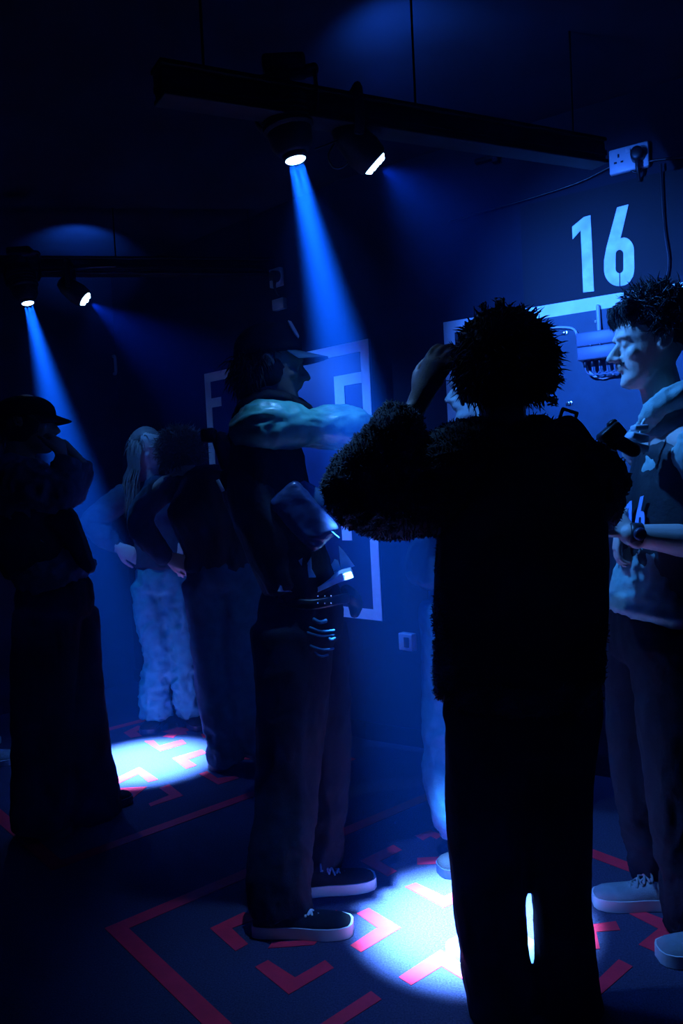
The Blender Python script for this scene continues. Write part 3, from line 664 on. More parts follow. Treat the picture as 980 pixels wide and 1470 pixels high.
# jacket body
g = G(); g.tube([b_(438, 850), b_(415, 790), b_(392, 720), b_(380, 660), b_(376, 612), b_(380, 582)], [(.18, .105), (.19, .115), (.195, .125), (.2, .125), (.17, .1), (.085, .08)], side=Y, n=24, flat=True)
jk = meshobj('jacket', g, M['blackc'], t, voxel=.011, sm=3, post=folds(.008))
for nm, sh, pts, rr in (('sleeve', shn, [(348, 622, -.11), (380, 612, -.15), (420, 612, -.12), (446, 614, -.08), (475, 612, -.04), (505, 614, -.02), (528, 622, 0), (548, 626, .02)], [.06, .082, .072, .058, .072, .068, .055, .04]),
                        ('sleeve', shf, [(380, 615, .14), (410, 612, .14), (440, 618, .14), (462, 622, .15), (485, 624, .15), (505, 626, .14)], [.07, .075, .06, .055, .05, .04])):
    g = G(); g.tube([b_(*p) for p in pts], rr, n=20, flat=True)
    meshobj(nm, g, M['olive'], t, voxel=.007, sm=2, post=folds(.008, (7, 7, 15), 2, fine=.0015, fs=40))
g = G(); g.tube([b_(352, 590), b_(385, 575), b_(420, 580, .02), b_(438, 590)], [(.12, .03), (.13, .035), (.11, .03), (.08, .025)], side=Y, n=16); meshobj('collar', g, M['blackc'], t, voxel=.008, post=folds(.005))
# vest, carried pack
g = G(); g.tube([b_(424, 835), b_(402, 770), b_(380, 700), b_(368, 650)], [(.185, .108), (.195, .125), (.2, .135), (.17, .11)], side=Y, n=24, flat=True)
vt = meshobj('vest', g, M['vest'], t, voxel=.011, sm=3, post=folds(.006))
g = G(); g.box(b_(326, 650, -.02), (.05, .2, .13), axes(V((1, 0, .25)))[1:2]+(Y,)+(V((-.25, 0, 1)).normalized(),), .02)
g.box(b_(330, 690, -.05), (.045, .16, .07), None, .015); g.box(b_(300, 625, -.1), (.05, .05, .045), None, .012)
meshobj('back_pack_unit', g, M['vest'], vt)
g = G(); g.box(b_(316, 697, -.16), (.012, .006, .04), (V((.9, 0, .4)), Y, V((-.4, 0, .9))), .002); meshobj('buckle', g, M['sock'], vt)
g = G()   # padded leather flap hanging on the hip
A = b_(405, 706, -.16); B = b_(468, 776, -.16); u = (B-A).normalized(); v = V((-u.z, 0, u.x)); v = v if v.z < 0 else -v
cc = (A+B)/2+v*.0
g.box(cc, ((B-A).length*1.05, .09, .115), (u, Y, v), .02)
meshobj('leather_flap', g, M['leather'], t, voxel=.006, sm=3, post=folds(.003, (14, 14, 20), 2))
g = G(); g.prism([b_(x, y, -.12) for x, y in ((419, 697), (436, 690), (462, 704), (477, 737), (462, 748))], V((0, .1, 0))); meshobj('shirt_panel', g, M['navy'], t)
g = G(); g.tube([b_(463, 745, -.19), b_(475, 762, -.2), b_(486, 772, -.2)], .003, n=6); meshobj('piping', g, M['jeansd'], t)
def patch(name, pts, m, dz=-.13, th=.02, fold=.0):
    g = G(); g.prism([b_(x, y, dz) for x, y in pts], V((0, th, 0))); return meshobj(name, g, m, t, smooth=False)
patch('shirt_tail', [(434, 801), (416, 812), (398, 849), (421, 850), (431, 830)], M['shirt'], -.18)
patch('shirt_tail', [(446, 800), (437, 815), (431, 829), (453, 829), (447, 817)], M['shirt'], -.17)
patch('shirt_tail', [(486, 784), (494, 792), (509, 813), (489, 818)], M['shirt'], .05)
patch('shirt_tail', [(480, 803), (475, 812), (476, 821), (489, 817), (485, 805)], M['shirt'], .04)
patch('shirt_hem', [(420, 860), (422, 852), (448, 847), (490, 826), (504, 823), (507, 829), (485, 837), (450, 853)], M['shirt'], -.15, .2)
g = G(); g.tube([b_(400, 862, -.14), b_(445, 868, -.19), b_(490, 860, -.15), b_(503, 858, 0)], [(.016, .004)]*4, side=Z, n=8); bl = meshobj('belt', g, M['dark'], t)
g = G()
for x in (456, 466, 475):
    for y in (856, 866): g.ell(b_(x, y, -.2), .0028, n=8)
meshobj('belt_studs', g, M['steel'], bl)
g = G(); g.tube([b_(497, 848, -.03), b_(506, 858, -.03), b_(510, 868, -.02), b_(509, 880, -.03)], [.022, .026, .026, .018], n=12); meshobj('hip_pouch', g, M['vest'], t, voxel=.007)
g = G(); g.tube([b_(322, 860, -.1), b_(326, 870, -.1)], .006, n=6)
trousers(t, M['darkj'], b_(432, 890), [rib((b_(418, 900, -.08), (.11, .135)), (b_(420, 1000, -.08), (.11, .118)), (b_(412, 1130, -.07), (.105, .102)), (b_(402, 1240, -.17), (.1, .1)), (b_(402, 1306, -.2), (.09, .102))),
    rib((b_(450, 900, .09), (.10, .12)), (b_(462, 1000, .09), (.095, .1)), (b_(470, 1110, .1), (.085, .078)), (b_(460, 1190, .08), (.085, .08)), (b_(456, 1262, .05), (.085, .085)))], (.175, .14), Y, fold=.007, top=b_(435, 840))
g = G()
for (x0, y0, x1, y1, r) in ((450, 889, 468, 891, .006), (445, 901, 479, 905, .004), (442, 908, 479, 911, .0035), (446, 927, 478, 931, .004), (452, 937, 470, 940, .0035), (470, 914, 480, 916, .005)):
    a0 = b_(x0, y0, -.205); a1 = b_(x1, y1, -.205); g.tube([a0, (a0+a1)/2+Z*-.006-Y*.006, a1], [(r, .004)]*3, side=Z, n=8)
meshobj('torn_threads', g, M['jeansd'], t)
shoe(t, F(366, 1338)+V((0, 0, 0)), F(507, 1338), M['shoeb'], M['shoew'], h=.088, w=.05, sole=.034, lace=M['shirt'])
shoe(t, F(412, 1285), F(539, 1270), M['shoeb'], M['shoew'], h=.088, w=.05, sole=.034, lace=M['knit'])
# cap and hair
rx, fy, uz = axes(V((1, .12, .03)))
cc = hc+uz*.055-fy*.012
g = G(); vs = []; fs = []; n = 28; m = 12
for i in range(m):
    a = PI/2*i/(m-1)
    for k in range(n):
        b = 2*PI*k/n; x, y, z = .094*math.cos(b)*math.cos(a*.99), .112*math.sin(b)*math.cos(a*.99), .105*math.sin(a)**.85-.018
        if y > 0: z += .012*y/.11*math.sin(2*a)
        vs.append(cc+rx*x+fy*y+uz*z)
fs = [(i*n+k, i*n+(k+1) % n, (i+1)*n+(k+1) % n, (i+1)*n+k) for i in range(m-1) for k in range(n)]+[tuple((m-1)*n+k for k in range(n)), tuple(range(n))[::-1]]
g.add(vs, fs); g.ell(cc+uz*.088, (.008, .008, .005), n=8); cp = meshobj('cap', g, M['shoeb'], t, post=folds(.003, (20, 20, 20), 2))
def brim(parent, m, cc, rx, fy, uz, L=.078, w=.082, drop=.022):
    g = G(); vs = []; n = 18; rows = 6
    for j in range(2):
        for r in range(rows):
            q = r/(rows-1)
            for k in range(n+1):
                a = -1.25+2.5*k/n; x = w*math.sin(a)/math.sin(1.25); yb = .112*math.sqrt(max(0, 1-(x/.094)**2)) if abs(x) < .094 else 0
                y = yb*.96+q*L*math.cos(a*1.05)**.6 if math.cos(a*1.05) > 0 else yb
                z = -.012-q*drop-.9*x*x*(.5+q) - j*.004
                vs.append(cc+rx*x+fy*y+uz*z)
    N = rows*(n+1); fs = []
    for j in range(2):
        for r in range(rows-1):
            for k in range(n):
                i = j*N+r*(n+1)+k; fs.append((i, i+1, i+n+2, i+n+1))
    edge = [r*(n+1) for r in range(rows)]+[(rows-1)*(n+1)+k for k in range(1, n+1)]+[r*(n+1)+n for r in range(rows-2, -1, -1)]+[k for k in range(n-1, 0, -1)]
    for i in range(len(edge)):
        a, b = edge[i], edge[(i+1) % len(edge)]; fs.append((a, b, b+N, a+N))
    g.add(vs, fs); return meshobj('brim', g, m, parent)
brim(cp, M['navy'], cc, rx, fy, uz, L=.085)
g = G()   # raised monogram badge on the crown
e = cc+fy*.085+rx*.045+uz*.052; du = (uz-fy*.45+rx*-.1).normalized(); dr = (rx*.85-fy*.35).normalized()
g.tube([e+du*.03-dr*.011, e-du*.012-dr*.012, e-du*.026, e-du*.012+dr*.012, e+du*.028+dr*.009], .0038, n=8); g.tube([e+du*.026, e-du*.012, e-du*.03+dr*.006], .0028, n=8)
meshobj('cap_badge', g, M['sock'], cp)
hair(t, hc, V((1, .1, 0)), Z, M['hair'], n=900, ln=(.05, .09), r=.003, curl=.012, droop=1.6, front=-.1, low=-.8, base=(.082, .098, .088), off=(-.024, .0), rnd=3)

# --- C: the moustached person at the right edge -------------------------------------------------
DC = 2.3; d_ = lambda x, y, dz=0: P(x, y, DC+dz)
t = thing('person', F(960, 1340), 'moustached person with dark wavy hair facing left, hoodie under a vest marked 16', 'person')
pel = d_(955, 900); chest = d_(968, 690); neck = d_(955, 590); hc = d_(934, 496); fw = V((-1, .1, -.05)).normalized()
shn, eln, wrn = d_(1008, 650, -.17), d_(1048, 782, -.2), d_(905, 768, -.16)
shf, elf, wrf = d_(960, 650, .19), d_(960, 790, .2), d_(893, 750, -.02)
hn, kn, an = d_(965, 910, -.09), d_(965, 1110, -.09), d_(1000, 1345, -.1)
hf, kf, af = d_(930, 910, .09), d_(925, 1100, .1), d_(945, 1275, .12)
Lc = None
def fn(g):
    core(g, pel, chest, neck, hc, [(shn, eln, wrn), (shf, elf, wrf)], [(hn, kn, an), (hf, kf, af)], Y); head(g, hc, fw, s=1.04)
    g.tube([eln, eln.lerp(wrn, .4), wrn], [.05, .045, .03], n=16)
    hand(g, wrn, d_(880, 745, -.12)-wrn, V((.2, -1, .3)), curl=48, thumb=-1, s=.95)
    hand(g, wrf, d_(884, 790, -.02)-wrf, V((-1, .2, .1)), curl=30, thumb=1, s=.9); foot(g, an, F(960, 1385)); foot(g, af, F(870, 1305))
body(t, M['skin'], fn, .0048)
Lh = lambda x, y, z: hc+(axes(fw)[0]*x+axes(fw)[1]*y+axes(fw)[2]*(z-.115))*1.04
g = G(); R = random.Random(4)
for k in range(160):
    x = R.uniform(-.026, .026); p = Lh(x, .094-abs(x)*.45, .0765+R.uniform(-.003, .003)-abs(x)*.12); strand(g, [p, p+fw*.004-Z*.004, p+fw*.004-Z*.009+V((0, x*.3, 0))], .0013)
meshobj('moustache', g, M['hair'], t)
for q in (-1, 1):
    g = G()
    for k in range(60):
        x = q*R.uniform(.012, .045); p = Lh(x, .097-abs(x)*.30, .141-abs(x)*.05+R.uniform(-.002, .003)); strand(g, [p, p+V((0, 0, .001))+fw*.002, p+V((-.0, 0, .003))-fw*.004], .0013)
    meshobj('eyebrow', g, M['hair'], t)
hair(t, hc, fw, Z, M['hair'], n=3000, ln=(.035, .06), r=.0026, curl=.04, droop=.5, front=.42, low=-.35, s=1.04, base=(.088, .104, .1), off=(-.024, .06), rnd=21, sweep=.3, stand=.12)
g = G()
for k in range(260):   # fringe falling over the forehead
    x = R.uniform(-.07, .07); p = Lh(x, .06-abs(x)*.2, .225); q = Lh(x+R.uniform(-.01, .01), .098-abs(x)*.3+R.uniform(-.01, .012), .215+R.uniform(-.02, .02)); e = Lh(x+R.uniform(-.02, .02), .100-abs(x)*.35+R.uniform(-.012, .010), .18+R.uniform(-.018, .02))
    strand(g, [p, p.lerp(q, .5)+Z*.008, q, q.lerp(e, .5)+fw*.004, e], .0026)
meshobj('fringe', g, M['hair'], t)
g = G(); g.ell(Lh(-.088*-1, -.014, .098), .004, n=8); g.ell(Lh(.088, -.014, .098), .004, n=8)
# hoodie
g = G(); g.tube([d_(942, 880), d_(952, 820), d_(962, 740), d_(968, 680), d_(968, 625), d_(958, 590)], [(.2, .14), (.19, .125), (.18, .112), (.175, .11), (.14, .085), (.08, .07)], side=Y, n=24, flat=True)
hd = meshobj('hoodie', g, M['grey'], t, voxel=.008, sm=3, post=folds(.007, (9, 9, 16), 2))
g = G(); g.tube([shn, eln], [.075, .065], n=18); meshobj('sleeve', g, M['grey'], t, voxel=.009, post=folds(.01, (14, 14, 14), 3))
g = G(); g.tube([d_(930, 640, .17), shf, elf, d_(905, 770, .12)], [.08, .08, .07, .05], n=18); meshobj('sleeve', g, M['grey'], t, voxel=.009, post=folds(.01, (14, 14, 14), 3))
g = G()   # hood rolled round the neck
for s_ in (-1, 1): g.tube([d_(925, 612, .02*s_), d_(938, 590, .07*s_), d_(965, 572, .095*s_), d_(1000, 562, .075*s_), d_(1020, 565, 0)], [.022, .032, .036, .042, .045], n=14)
meshobj('hood', g, M['grey'], hd, voxel=.006, post=folds(.006, (18, 18, 18), 2))
g = G()
for s_ in (-.04, .03): g.tube([d_(928, 598, s_-.03), d_(920, 612, s_-.05), d_(917, 640, s_-.05)], .0035, n=6); g.ell(d_(917, 642, s_-.05), .006, n=8)
meshobj('drawstring', g, M['shirt'], hd)
g = G(); g.tube([d_(968, 848), d_(972, 790), d_(978, 720), d_(984, 655), d_(984, 625)], [(.212, .16), (.215, .155), (.213, .15), (.205, .135), (.15, .1)], side=Y, n=24, flat=True)
vt = meshobj('vest', g, M['vest'], t, voxel=.009, sm=3, post=folds(.003))
for dz in (-.13, .13):
    g = G(); c = d_(914, 628, dz); g.box(c, (.05, .06, .022), (V((.96, 0, -.28)), Y, V((.28, 0, .96))), .006); g.box(c-Z*.028, (.046, .06, .02), (V((.96, 0, -.28)), Y, V((.28, 0, .96))), .006); g.box(c+Z*.026+X*.008, (.04, .04, .016), None, .005); meshobj('strap_buckle', g, M['sock'], vt)
def num(parent, L, c, xv, yv, sc, m, nrm):
    g = G(); cx = 650; cy = 510; g.prism([c+xv*((x-cx)*sc)+yv*((cy-y)*sc) for x, y in L], nrm*.002); return meshobj('vest_number', g, m, parent, smooth=False)
bpy.context.view_layer.update()
rd = ray(917, 741).normalized(); ok_, hit, nr, _ = vt.ray_cast(V((0, 0, CZ))-t.location, rd)
nr = V((nr.x, nr.y, nr.z*.5)).normalized() if ok_ else V((-.6, -.8, 0)); cN = (hit+t.location if ok_ else d_(919, 741, -.155))+nr*.012
xv = nr.cross(Z)*-1; xv.normalize(); yv = xv.cross(nr)*-1; yv = yv if yv.z > 0 else -yv
num(vt, ONE, cN, xv, yv, .00032, M['gleam'], nr); num(vt, SIX, cN, xv, yv, .00032, M['gleam'], nr)
g = G(); wv = (wrn-eln).normalized(); wc = wrn-wv*.012; g.tube([wc-wv*.013, wc+wv*.013], [.036, .034], n=20, sub=1, flat=True); wt = meshobj('watch', g, M['dark'], t)
g = G(); q = wc+V((0, -.034, .006)); g.tube([q, q-Y*.008], [.018, .016], side=X, n=18, sub=1, flat=True); meshobj('watch_face', g, M['leather'], wt)
trousers(t, M['darkj'], d_(945, 915), [rib((d_(960, 920, -.09), .115), (d_(965, 1030, -.09), .1), (d_(975, 1150, -.1), .088), (d_(1000, 1330, -.1), .085)),
    rib((d_(925, 920, .09), .115), (d_(915, 1030, .1), .095), (d_(922, 1150, .11), .08), (d_(945, 1262, .12), .075))], (.18, .14), Y, fold=.008)
shoe(t, F(985, 1300), F(851, 1298), M['suede'], M['shoew'], h=.095, w=.05, sole=.034, lace=M['suede'])
shoe(t, F(1085, 1370), F(944, 1378), M['suede'], M['shoew'], h=.095, w=.05, sole=.034, lace=M['suede'])

# --- D: the person hidden behind the fleece ------------------------------------------------------
DD = 2.88; k_ = lambda x, y, dz=0: P(x, y, DD+dz)
t = thing('person', F(700, 1255), 'person almost wholly hidden behind the silhouette in fleece, facing left', 'person')
pel = k_(672, 850); chest = k_(700, 690); neck = k_(700, 625); hc = k_(685, 560); fw = V((-1, .0, -.05)).normalized()
arms = [(k_(700, 660, -.17), k_(740, 760, -.1), k_(690, 700, 0)), (k_(700, 660, .17), k_(720, 760, .15), k_(690, 700, .1))]
lg = [(k_(665, 860, -.09), k_(636, 1050, -.12), F(668, 1240)+Z*.1), (k_(690, 860, .09), k_(720, 1040, .0), F(778, 1250)+Z*.1)]
def fn(g):
    core(g, pel, chest, neck, hc, arms, lg, Y); head(g, hc, fw)
    for a in arms: hand(g, a[2], -X, Z, curl=30)
    foot(g, lg[0][2], F(640, 1256)); foot(g, lg[1][2], F(760, 1258))
body(t, M['skinw'], fn, .006)
hair(t, hc, fw, Z, M['hair'], n=500, ln=(.03, .05), r=.003, curl=.01, rnd=6)
g = G(); g.tube([k_(635, 835), k_(645, 790), k_(680, 720), k_(700, 670), k_(700, 640)], [(.19, .135), (.19, .15), (.19, .13), (.17, .1), (.07, .07)], side=Y, n=20, flat=True)
for a in arms: g.tube(a, [.07, .065, .05], n=14)
meshobj('jacket', g, M['navy'], t, voxel=.011, post=folds(.01))
trousers(t, M['jeansd'], k_(665, 860), [rib((k_(645, 870, -.09), .11), (k_(640, 1000, -.09), .085), (k_(640, 1120, -.16), .078), (F(662, 1240)+Z*.11, .07)), rib((k_(680, 870, .09), .11), (k_(720, 1050, .08), .08), (F(772, 1250)+Z*.11, .07))], (.17, .13), Y, voxel=.012)
shoe(t, F(700, 1240), F(630, 1256), M['shoeb'], M['leather'], h=.1, w=.048, lace=M['knit'])
shoe(t, F(810, 1250), F(742, 1264), M['shoeb'], M['leather'], h=.1, w=.048, lace=M['knit'])

# --- E: the long haired person in jeans ---------------------------------------------------------
DE = 4.45; e_ = lambda x, y, dz=0: P(x, y, DE+dz)
t = thing('person', F(250, 1045), 'person with long fair hair in pale blue jeans, hand on hip, looking down', 'person')
pel = e_(236, 825); chest = e_(225, 735); neck = e_(214, 690); hc = e_(212, 646); fw = V((.75, -.6, -.2)).normalized()
shn, eln, wrn = e_(188, 706, 0), e_(133, 748, .02), e_(170, 786, -.05)
shf, elf, wrf = e_(258, 706, 0), e_(280, 765, -.05), e_(262, 790, -.2)
hn, kn, an = e_(215, 835), e_(225, 935), e_(224, 1028)
hf, kf, af = e_(258, 835), e_(262, 935), e_(274, 1020)
def fn(g):
    core(g, pel, chest, neck, hc, [(shn, eln, wrn), (shf, elf, wrf)], [(hn, kn, an), (hf, kf, af)], X); head(g, hc, fw, s=.98)
    hand(g, wrn, e_(184, 793, -.06)-wrn, V((-.3, -1, .4)), curl=45, thumb=1, s=1.1); hand(g, wrf, -Z, -Y, curl=20); foot(g, an, F(215, 1052)); foot(g, af, F(285, 1042))
body(t, M['skinw'], fn, .007)
g = G(); R = random.Random(9); rx, fy, uz = axes(fw)
hair(t, hc, fw, Z, M['hairf'], n=500, ln=(.05, .09), r=.003, curl=.006, droop=2.2, front=.25, low=-.3, base=(.084, .102, .1), off=(-.02, .03), rnd=2)
for k in range(520):
    a = R.uniform(.5, 5.78); dx = math.sin(a); dy = math.cos(a)
    p = hc+rx*dx*.086+fy*(dy*.1-.015)+uz*R.uniform(-.01, .06); q = hc+rx*dx*.10+fy*(dy*.10-.02)-Z*.10; e = hc+rx*dx*(.125+R.uniform(0, .03))+fy*(dy*.115-.03)-Z*(.26+R.uniform(-.05, .14))
    if dy > .55: continue
    strand(g, [p, p.lerp(q, .5)+rx*dx*.012, q, q.lerp(e, .5)+V((R.uniform(-.01, .01), R.uniform(-.01, .01), 0)), e], .005)
meshobj('long_hair', g, M['hairf'], t)
g = G(); g.tube([e_(236, 812), e_(234, 775), e_(226, 735), e_(222, 706), e_(215, 690)], [(.17, .12), (.165, .12), (.175, .12), (.165, .1), (.07, .07)], side=X, n=20, flat=True)
jk = meshobj('jumper', g, M['navy'], t, voxel=.011, post=folds(.009))
for pts in ([(195, 708), (180, 712), (150, 735), (133, 750), (150, 768), (166, 783)], [(245, 706), (262, 718), (280, 765), (266, 786)]):
    g = G(); n = len(pts); g.tube([e_(x, y, -.03*i/n) for i, (x, y) in enumerate(pts)], [.06]+[.072]*(n-2)+[.045], n=16); meshobj('sleeve', g, M['navy'], t, voxel=.01, post=folds(.01))
trousers(t, M['jeans'], e_(236, 832), [rib((e_(213, 840), .098), (e_(217, 890), .09), (e_(226, 940), .08), (e_(222, 990), .084), (e_(225, 1026), .092)), rib((e_(255, 840), .098), (e_(259, 890), .088), (e_(264, 940), .076), (e_(268, 990), .078), (e_(275, 1022), .082))], (.17, .12), X, fold=.013, voxel=.012, sc=(13, 13, 13), top=e_(236, 808))
shoe(t, F(232, 1035), F(210, 1056), M['shoeb'], M['leather'], h=.1, w=.052, lace=M['shirt'])
shoe(t, F(268, 1030), F(289, 1050), M['shoeb'], M['leather'], h=.1, w=.052, lace=M['shirt'])

# --- F: the person bending in front of E --------------------------------------------------------
DF = 3.75; f_ = lambda x, y, dz=0: P(x, y, DF+dz)
t = thing('person', F(330, 1100), 'person with fluffy hair seen from behind, in wide dark blue jeans, arm bent out', 'person')
pel = f_(325, 815); chest = f_(290, 715); neck = f_(268, 685, .05); hc = f_(258, 655, .08); fw = V((-.55, .7, -.45)).normalized()
shn, eln, wrn = f_(240, 698, 0), f_(200, 745, -.03), f_(240, 800, -.04)
shf, elf, wrf = f_(345, 700, 0), f_(372, 750, .1), f_(330, 780, .25)
hn, kn, an = f_(295, 830), f_(308, 960), f_(322, 1085)
hf, kf, af = f_(350, 830), f_(352, 960), f_(362, 1070)
def fn(g):
    core(g, pel, chest, neck, hc, [(shn, eln, wrn), (shf, elf, wrf)], [(hn, kn, an), (hf, kf, af)], X); head(g, hc, fw, s=.98, up=V((-.3, .3, 1)))
    hand(g, wrn, X-Z*.4, V((0, -1, 0)), curl=30); hand(g, wrf, Y, Z, curl=30); foot(g, an, F(312, 1100)); foot(g, af, F(365, 1082))
body(t, M['skinw'], fn, .008)
hair(t, hc, fw, V((-.3, .3, 1)), M['hairf'], n=2200, ln=(.04, .07), r=.003, curl=.03, droop=.5, front=.5, low=-.7, base=(.095, .108, .105), off=(-.015, .02), rnd=14)
g = G(); g.tube([f_(322, 815), f_(318, 780), f_(300, 735), f_(290, 705), f_(275, 690, .03)], [(.19, .14), (.185, .14), (.19, .14), (.18, .12), (.08, .08)], side=X, n=20, flat=True)
meshobj('jacket', g, M['vest'], t, voxel=.011, post=folds(.01))
for nm, pts in (('sleeve', [(262, 700, 0), (238, 702, 0), (212, 722, -.01), (201, 748, -.03), (212, 772, -.04), (236, 798, -.04)]), ('sleeve', [(335, 700, 0), (362, 712, .02), (374, 750, .1), (340, 778, .22)])):
    g = G(); n = len(pts); g.tube([f_(*p) for p in pts], [.06]+[.062]*(n-2)+[.045], n=16); meshobj(nm, g, M['navy'], t, voxel=.01, post=folds(.01))
trousers(t, M['jeansd'], f_(325, 825), [rib((f_(295, 835), .115), (f_(300, 900), .1), (f_(308, 990), .088), (f_(318, 1050), .085), (f_(324, 1092), .085)), rib((f_(350, 835), .115), (f_(347, 900), .1), (f_(350, 990), .088), (f_(358, 1040), .084), (f_(366, 1072), .088))], (.19, .14), X, fold=.010, voxel=.012, top=f_(322, 792))
shoe(t, F(335, 1095), F(305, 1108), M['shoeb'], M['leather'], w=.05); shoe(t, F(352, 1082), F(385, 1090), M['shoeb'], M['leather'], w=.05)

# --- G: the capped person at the left edge ------------------------------------------------------
DG = 3.2; g_ = lambda x, y, dz=0: P(x, y, DG+dz)
t = thing('person', F(80, 1195), 'person in a cap with both hands at the mouth, wide black trousers', 'person')
pel = g_(82, 860); chest = g_(32, 715); neck = g_(28, 655); hc = g_(42, 610); fw = V((1, .1, -.05)).normalized()
shn, eln, wrn = g_(20, 680, -.17), g_(82, 705, -.22), g_(88, 655, -.12)
shf, elf, wrf = g_(40, 680, .17), g_(95, 712, .12), g_(98, 652, .02)
hn, kn, an = g_(70, 880, -.09), g_(62, 1040, -.09), g_(60, 1180, -.09)
hf, kf, af = g_(95, 880, .09), g_(110, 1040, .06), g_(142, 1160, .05)
def fn(g):
    core(g, pel, chest, neck, hc, [(shn, eln, wrn), (shf, elf, wrf)], [(hn, kn, an), (hf, kf, af)], Y); head(g, hc, fw)
    hand(g, wrn, g_(82, 625, -.06)-wrn, V((.9, -.4, .2)), curl=55, thumb=-1); hand(g, g_(112, 658, .02), g_(86, 628, .02)-g_(112, 658, .02), V((.75, .1, .65)), curl=45, thumb=1)
    foot(g, an, F(90, 1195)); foot(g, af, F(180, 1165))
body(t, M['skin'], fn, .007)
rx, fy, uz = axes(V((1, .1, .0))); cc = hc+uz*.052-fy*.012
g = G(); vs = []; n = 24; m = 10
for i in range(m):
    a = PI/2*i/(m-1)
    for k in range(n):
        b = 2*PI*k/n; vs.append(cc+rx*(.1*math.cos(b)*math.cos(a*.99))+fy*(.118*math.sin(b)*math.cos(a*.99))+uz*(.085*math.sin(a)**.8-.018))
g.add(vs, [(i*n+k, i*n+(k+1) % n, (i+1)*n+(k+1) % n, (i+1)*n+k) for i in range(m-1) for k in range(n)]+[tuple((m-1)*n+k for k in range(n)), tuple(range(n))[::-1]])
cp = meshobj('cap', g, M['shoeb'], t, post=folds(.003)); brim(cp, M['shoeb'], cc, rx, fy, uz, L=.07, drop=.03)
hair(t, hc, fw, Z, M['hair'], n=300, ln=(.03, .06), r=.003, curl=.01, droop=.8, front=-.2, low=-.7, base=(.085, .1, .09), off=(-.02, .0), rnd=31)
g = G(); g.tube([g_(88, 835), g_(62, 790), g_(38, 735), g_(30, 695), g_(28, 665)], [(.19, .155), (.19, .15), (.2, .15), (.17, .13), (.08, .08)], side=Y, n=20, flat=True)
jk = meshobj('jumper', g, M['knit'], t, voxel=.011, post=folds(.011, (11, 11, 14), 3))
for pts, r_ in (([(15, 672, -.15), (22, 684, -.18), (60, 702, -.23), (86, 706, -.22), (96, 685, -.17), (92, 662, -.13)], [.075, .085, .08, .075, .062, .05]), ([(35, 672, .15), (50, 690, .17), (92, 706, .12), (110, 690, .06), (113, 664, .02)], [.075, .085, .075, .06, .048])):
    g = G(); g.tube([g_(*p) for p in pts], r_, n=16, flat=True); meshobj('sleeve', g, M['knit'], t, voxel=.009, post=folds(.012, (15, 15, 15), 3))
g = G(); g.tube([g_(66, 805), g_(48, 765), g_(34, 735)], [(.2, .165), (.205, .165), (.205, .165)], side=Y, n=20, flat=True)
g.prism([g_(x, y, -.16) for x, y in ((92, 722), (106, 738), (133, 818), (127, 827), (110, 812), (84, 770), (60, 745))], V((0, .06, 0)))
meshobj('vest', g, M['vest'], t, voxel=.011, post=folds(.004))
trousers(t, M['trous'], g_(80, 865), [rib((g_(68, 880, -.09), .13), (g_(62, 980, -.09), .125), (g_(60, 1090, -.09), .115), (g_(58, 1183, -.09), .11)), rib((g_(98, 880, .09), .125), (g_(106, 980, .08), .12), (g_(122, 1090, .05), .11), (g_(138, 1168, .05), .115))], (.19, .15), Y, fold=.007, top=g_(84, 830))
shoe(t, F(30, 1195), F(100, 1198), M['shoeb'], M['shoeb'], w=.05); shoe(t, F(115, 1172), F(188, 1148), M['shoeb'], M['leather'], w=.05)

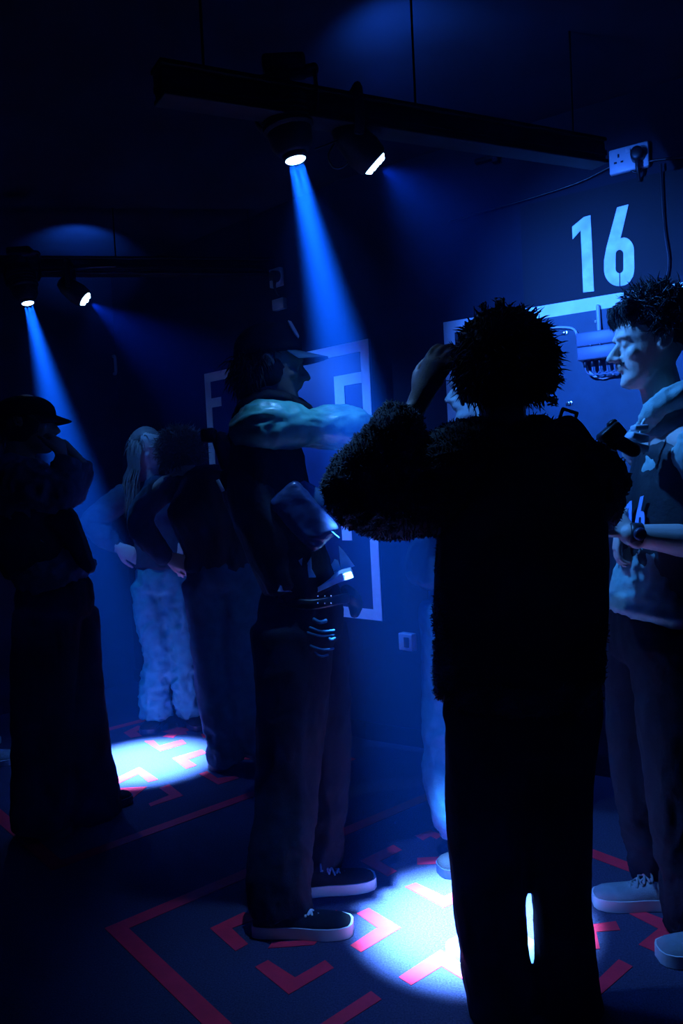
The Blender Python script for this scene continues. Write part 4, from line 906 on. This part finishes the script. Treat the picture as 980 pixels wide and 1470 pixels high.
# --- H: someone beyond the left edge, one pale shoe in view -------------------------------------
DH = 3.95; h_ = lambda x, y, dz=0: P(x, y, DH+dz)
t = thing('person', F(-50, 1105), 'person standing beyond the left edge, only the pale shoe tip is in view', 'person')
pel = h_(-60, 830); chest = h_(-62, 700); neck = h_(-62, 640); hc = h_(-60, 595); fw = V((1, -.1, 0)).normalized()
arms = [(h_(-62, 665, -.17), h_(-62, 750, -.2), h_(-50, 820, -.18)), (h_(-62, 665, .17), h_(-62, 750, .2), h_(-50, 820, .18))]
lg = [(h_(-60, 840, -.09), h_(-58, 960, -.1), h_(-62, 1080, -.1)), (h_(-60, 840, .09), h_(-56, 960, .1), h_(-60, 1070, .12))]
def fn(g):
    core(g, pel, chest, neck, hc, arms, lg, Y); head(g, hc, fw)
    for a in arms: hand(g, a[2], -Z, -X, curl=25)
body(t, M['skin'], fn, .008)
hair(t, hc, fw, Z, M['hair'], n=200, rnd=6)
g = G(); g.tube([h_(-60, 820), h_(-60, 720), h_(-62, 670), h_(-62, 645)], [(.18, .13), (.19, .13), (.17, .1), (.07, .07)], side=Y, n=20, flat=True)
for a in arms: g.tube(a, [.07, .06, .045], n=14)
meshobj('jumper', g, M['navy'], t, voxel=.012, post=folds(.008))
trousers(t, M['darkj'], h_(-60, 840), [rib((l[0], .11), (l[1], .085), (l[2], .075)) for l in lg], (.17, .13), Y, voxel=.013)
shoe(t, F(-60, 1102), F(25, 1094), M['suede'], M['shoew'], h=.11, w=.055, lace=M['shirt']); shoe(t, F(-60, 1072), F(0, 1068), M['suede'], M['shoew'], h=.1, w=.05)
#P1#
# ------------------------------------------------------------------ camera and view
cd = bpy.data.cameras.new('camera'); cam = bpy.data.objects.new('camera', cd); COL.objects.link(cam); S.camera = cam
cd.sensor_fit = 'VERTICAL'; cd.sensor_height = 36; cd.lens = 36*FX/1470; cd.clip_start = .05
cam.matrix_world = Matrix(((CR.x, CU.x, -_f0.x, 0), (CR.y, CU.y, -_f0.y, 0), (CR.z, CU.z, -_f0.z, CZ), (0, 0, 0, 1)))
S.view_settings.view_transform = 'Standard'; S.view_settings.look = 'None'; S.view_settings.gamma = 1; S.view_settings.exposure = -.12; S.view_settings.use_curve_mapping = False
S.cycles.use_denoising = True; S.cycles.use_adaptive_sampling = True; S.cycles.adaptive_threshold = .02; S.cycles.max_bounces = 6; S.cycles.diffuse_bounces = 4; S.cycles.volume_bounces = 1; S.cycles.sample_clamp_indirect = 20
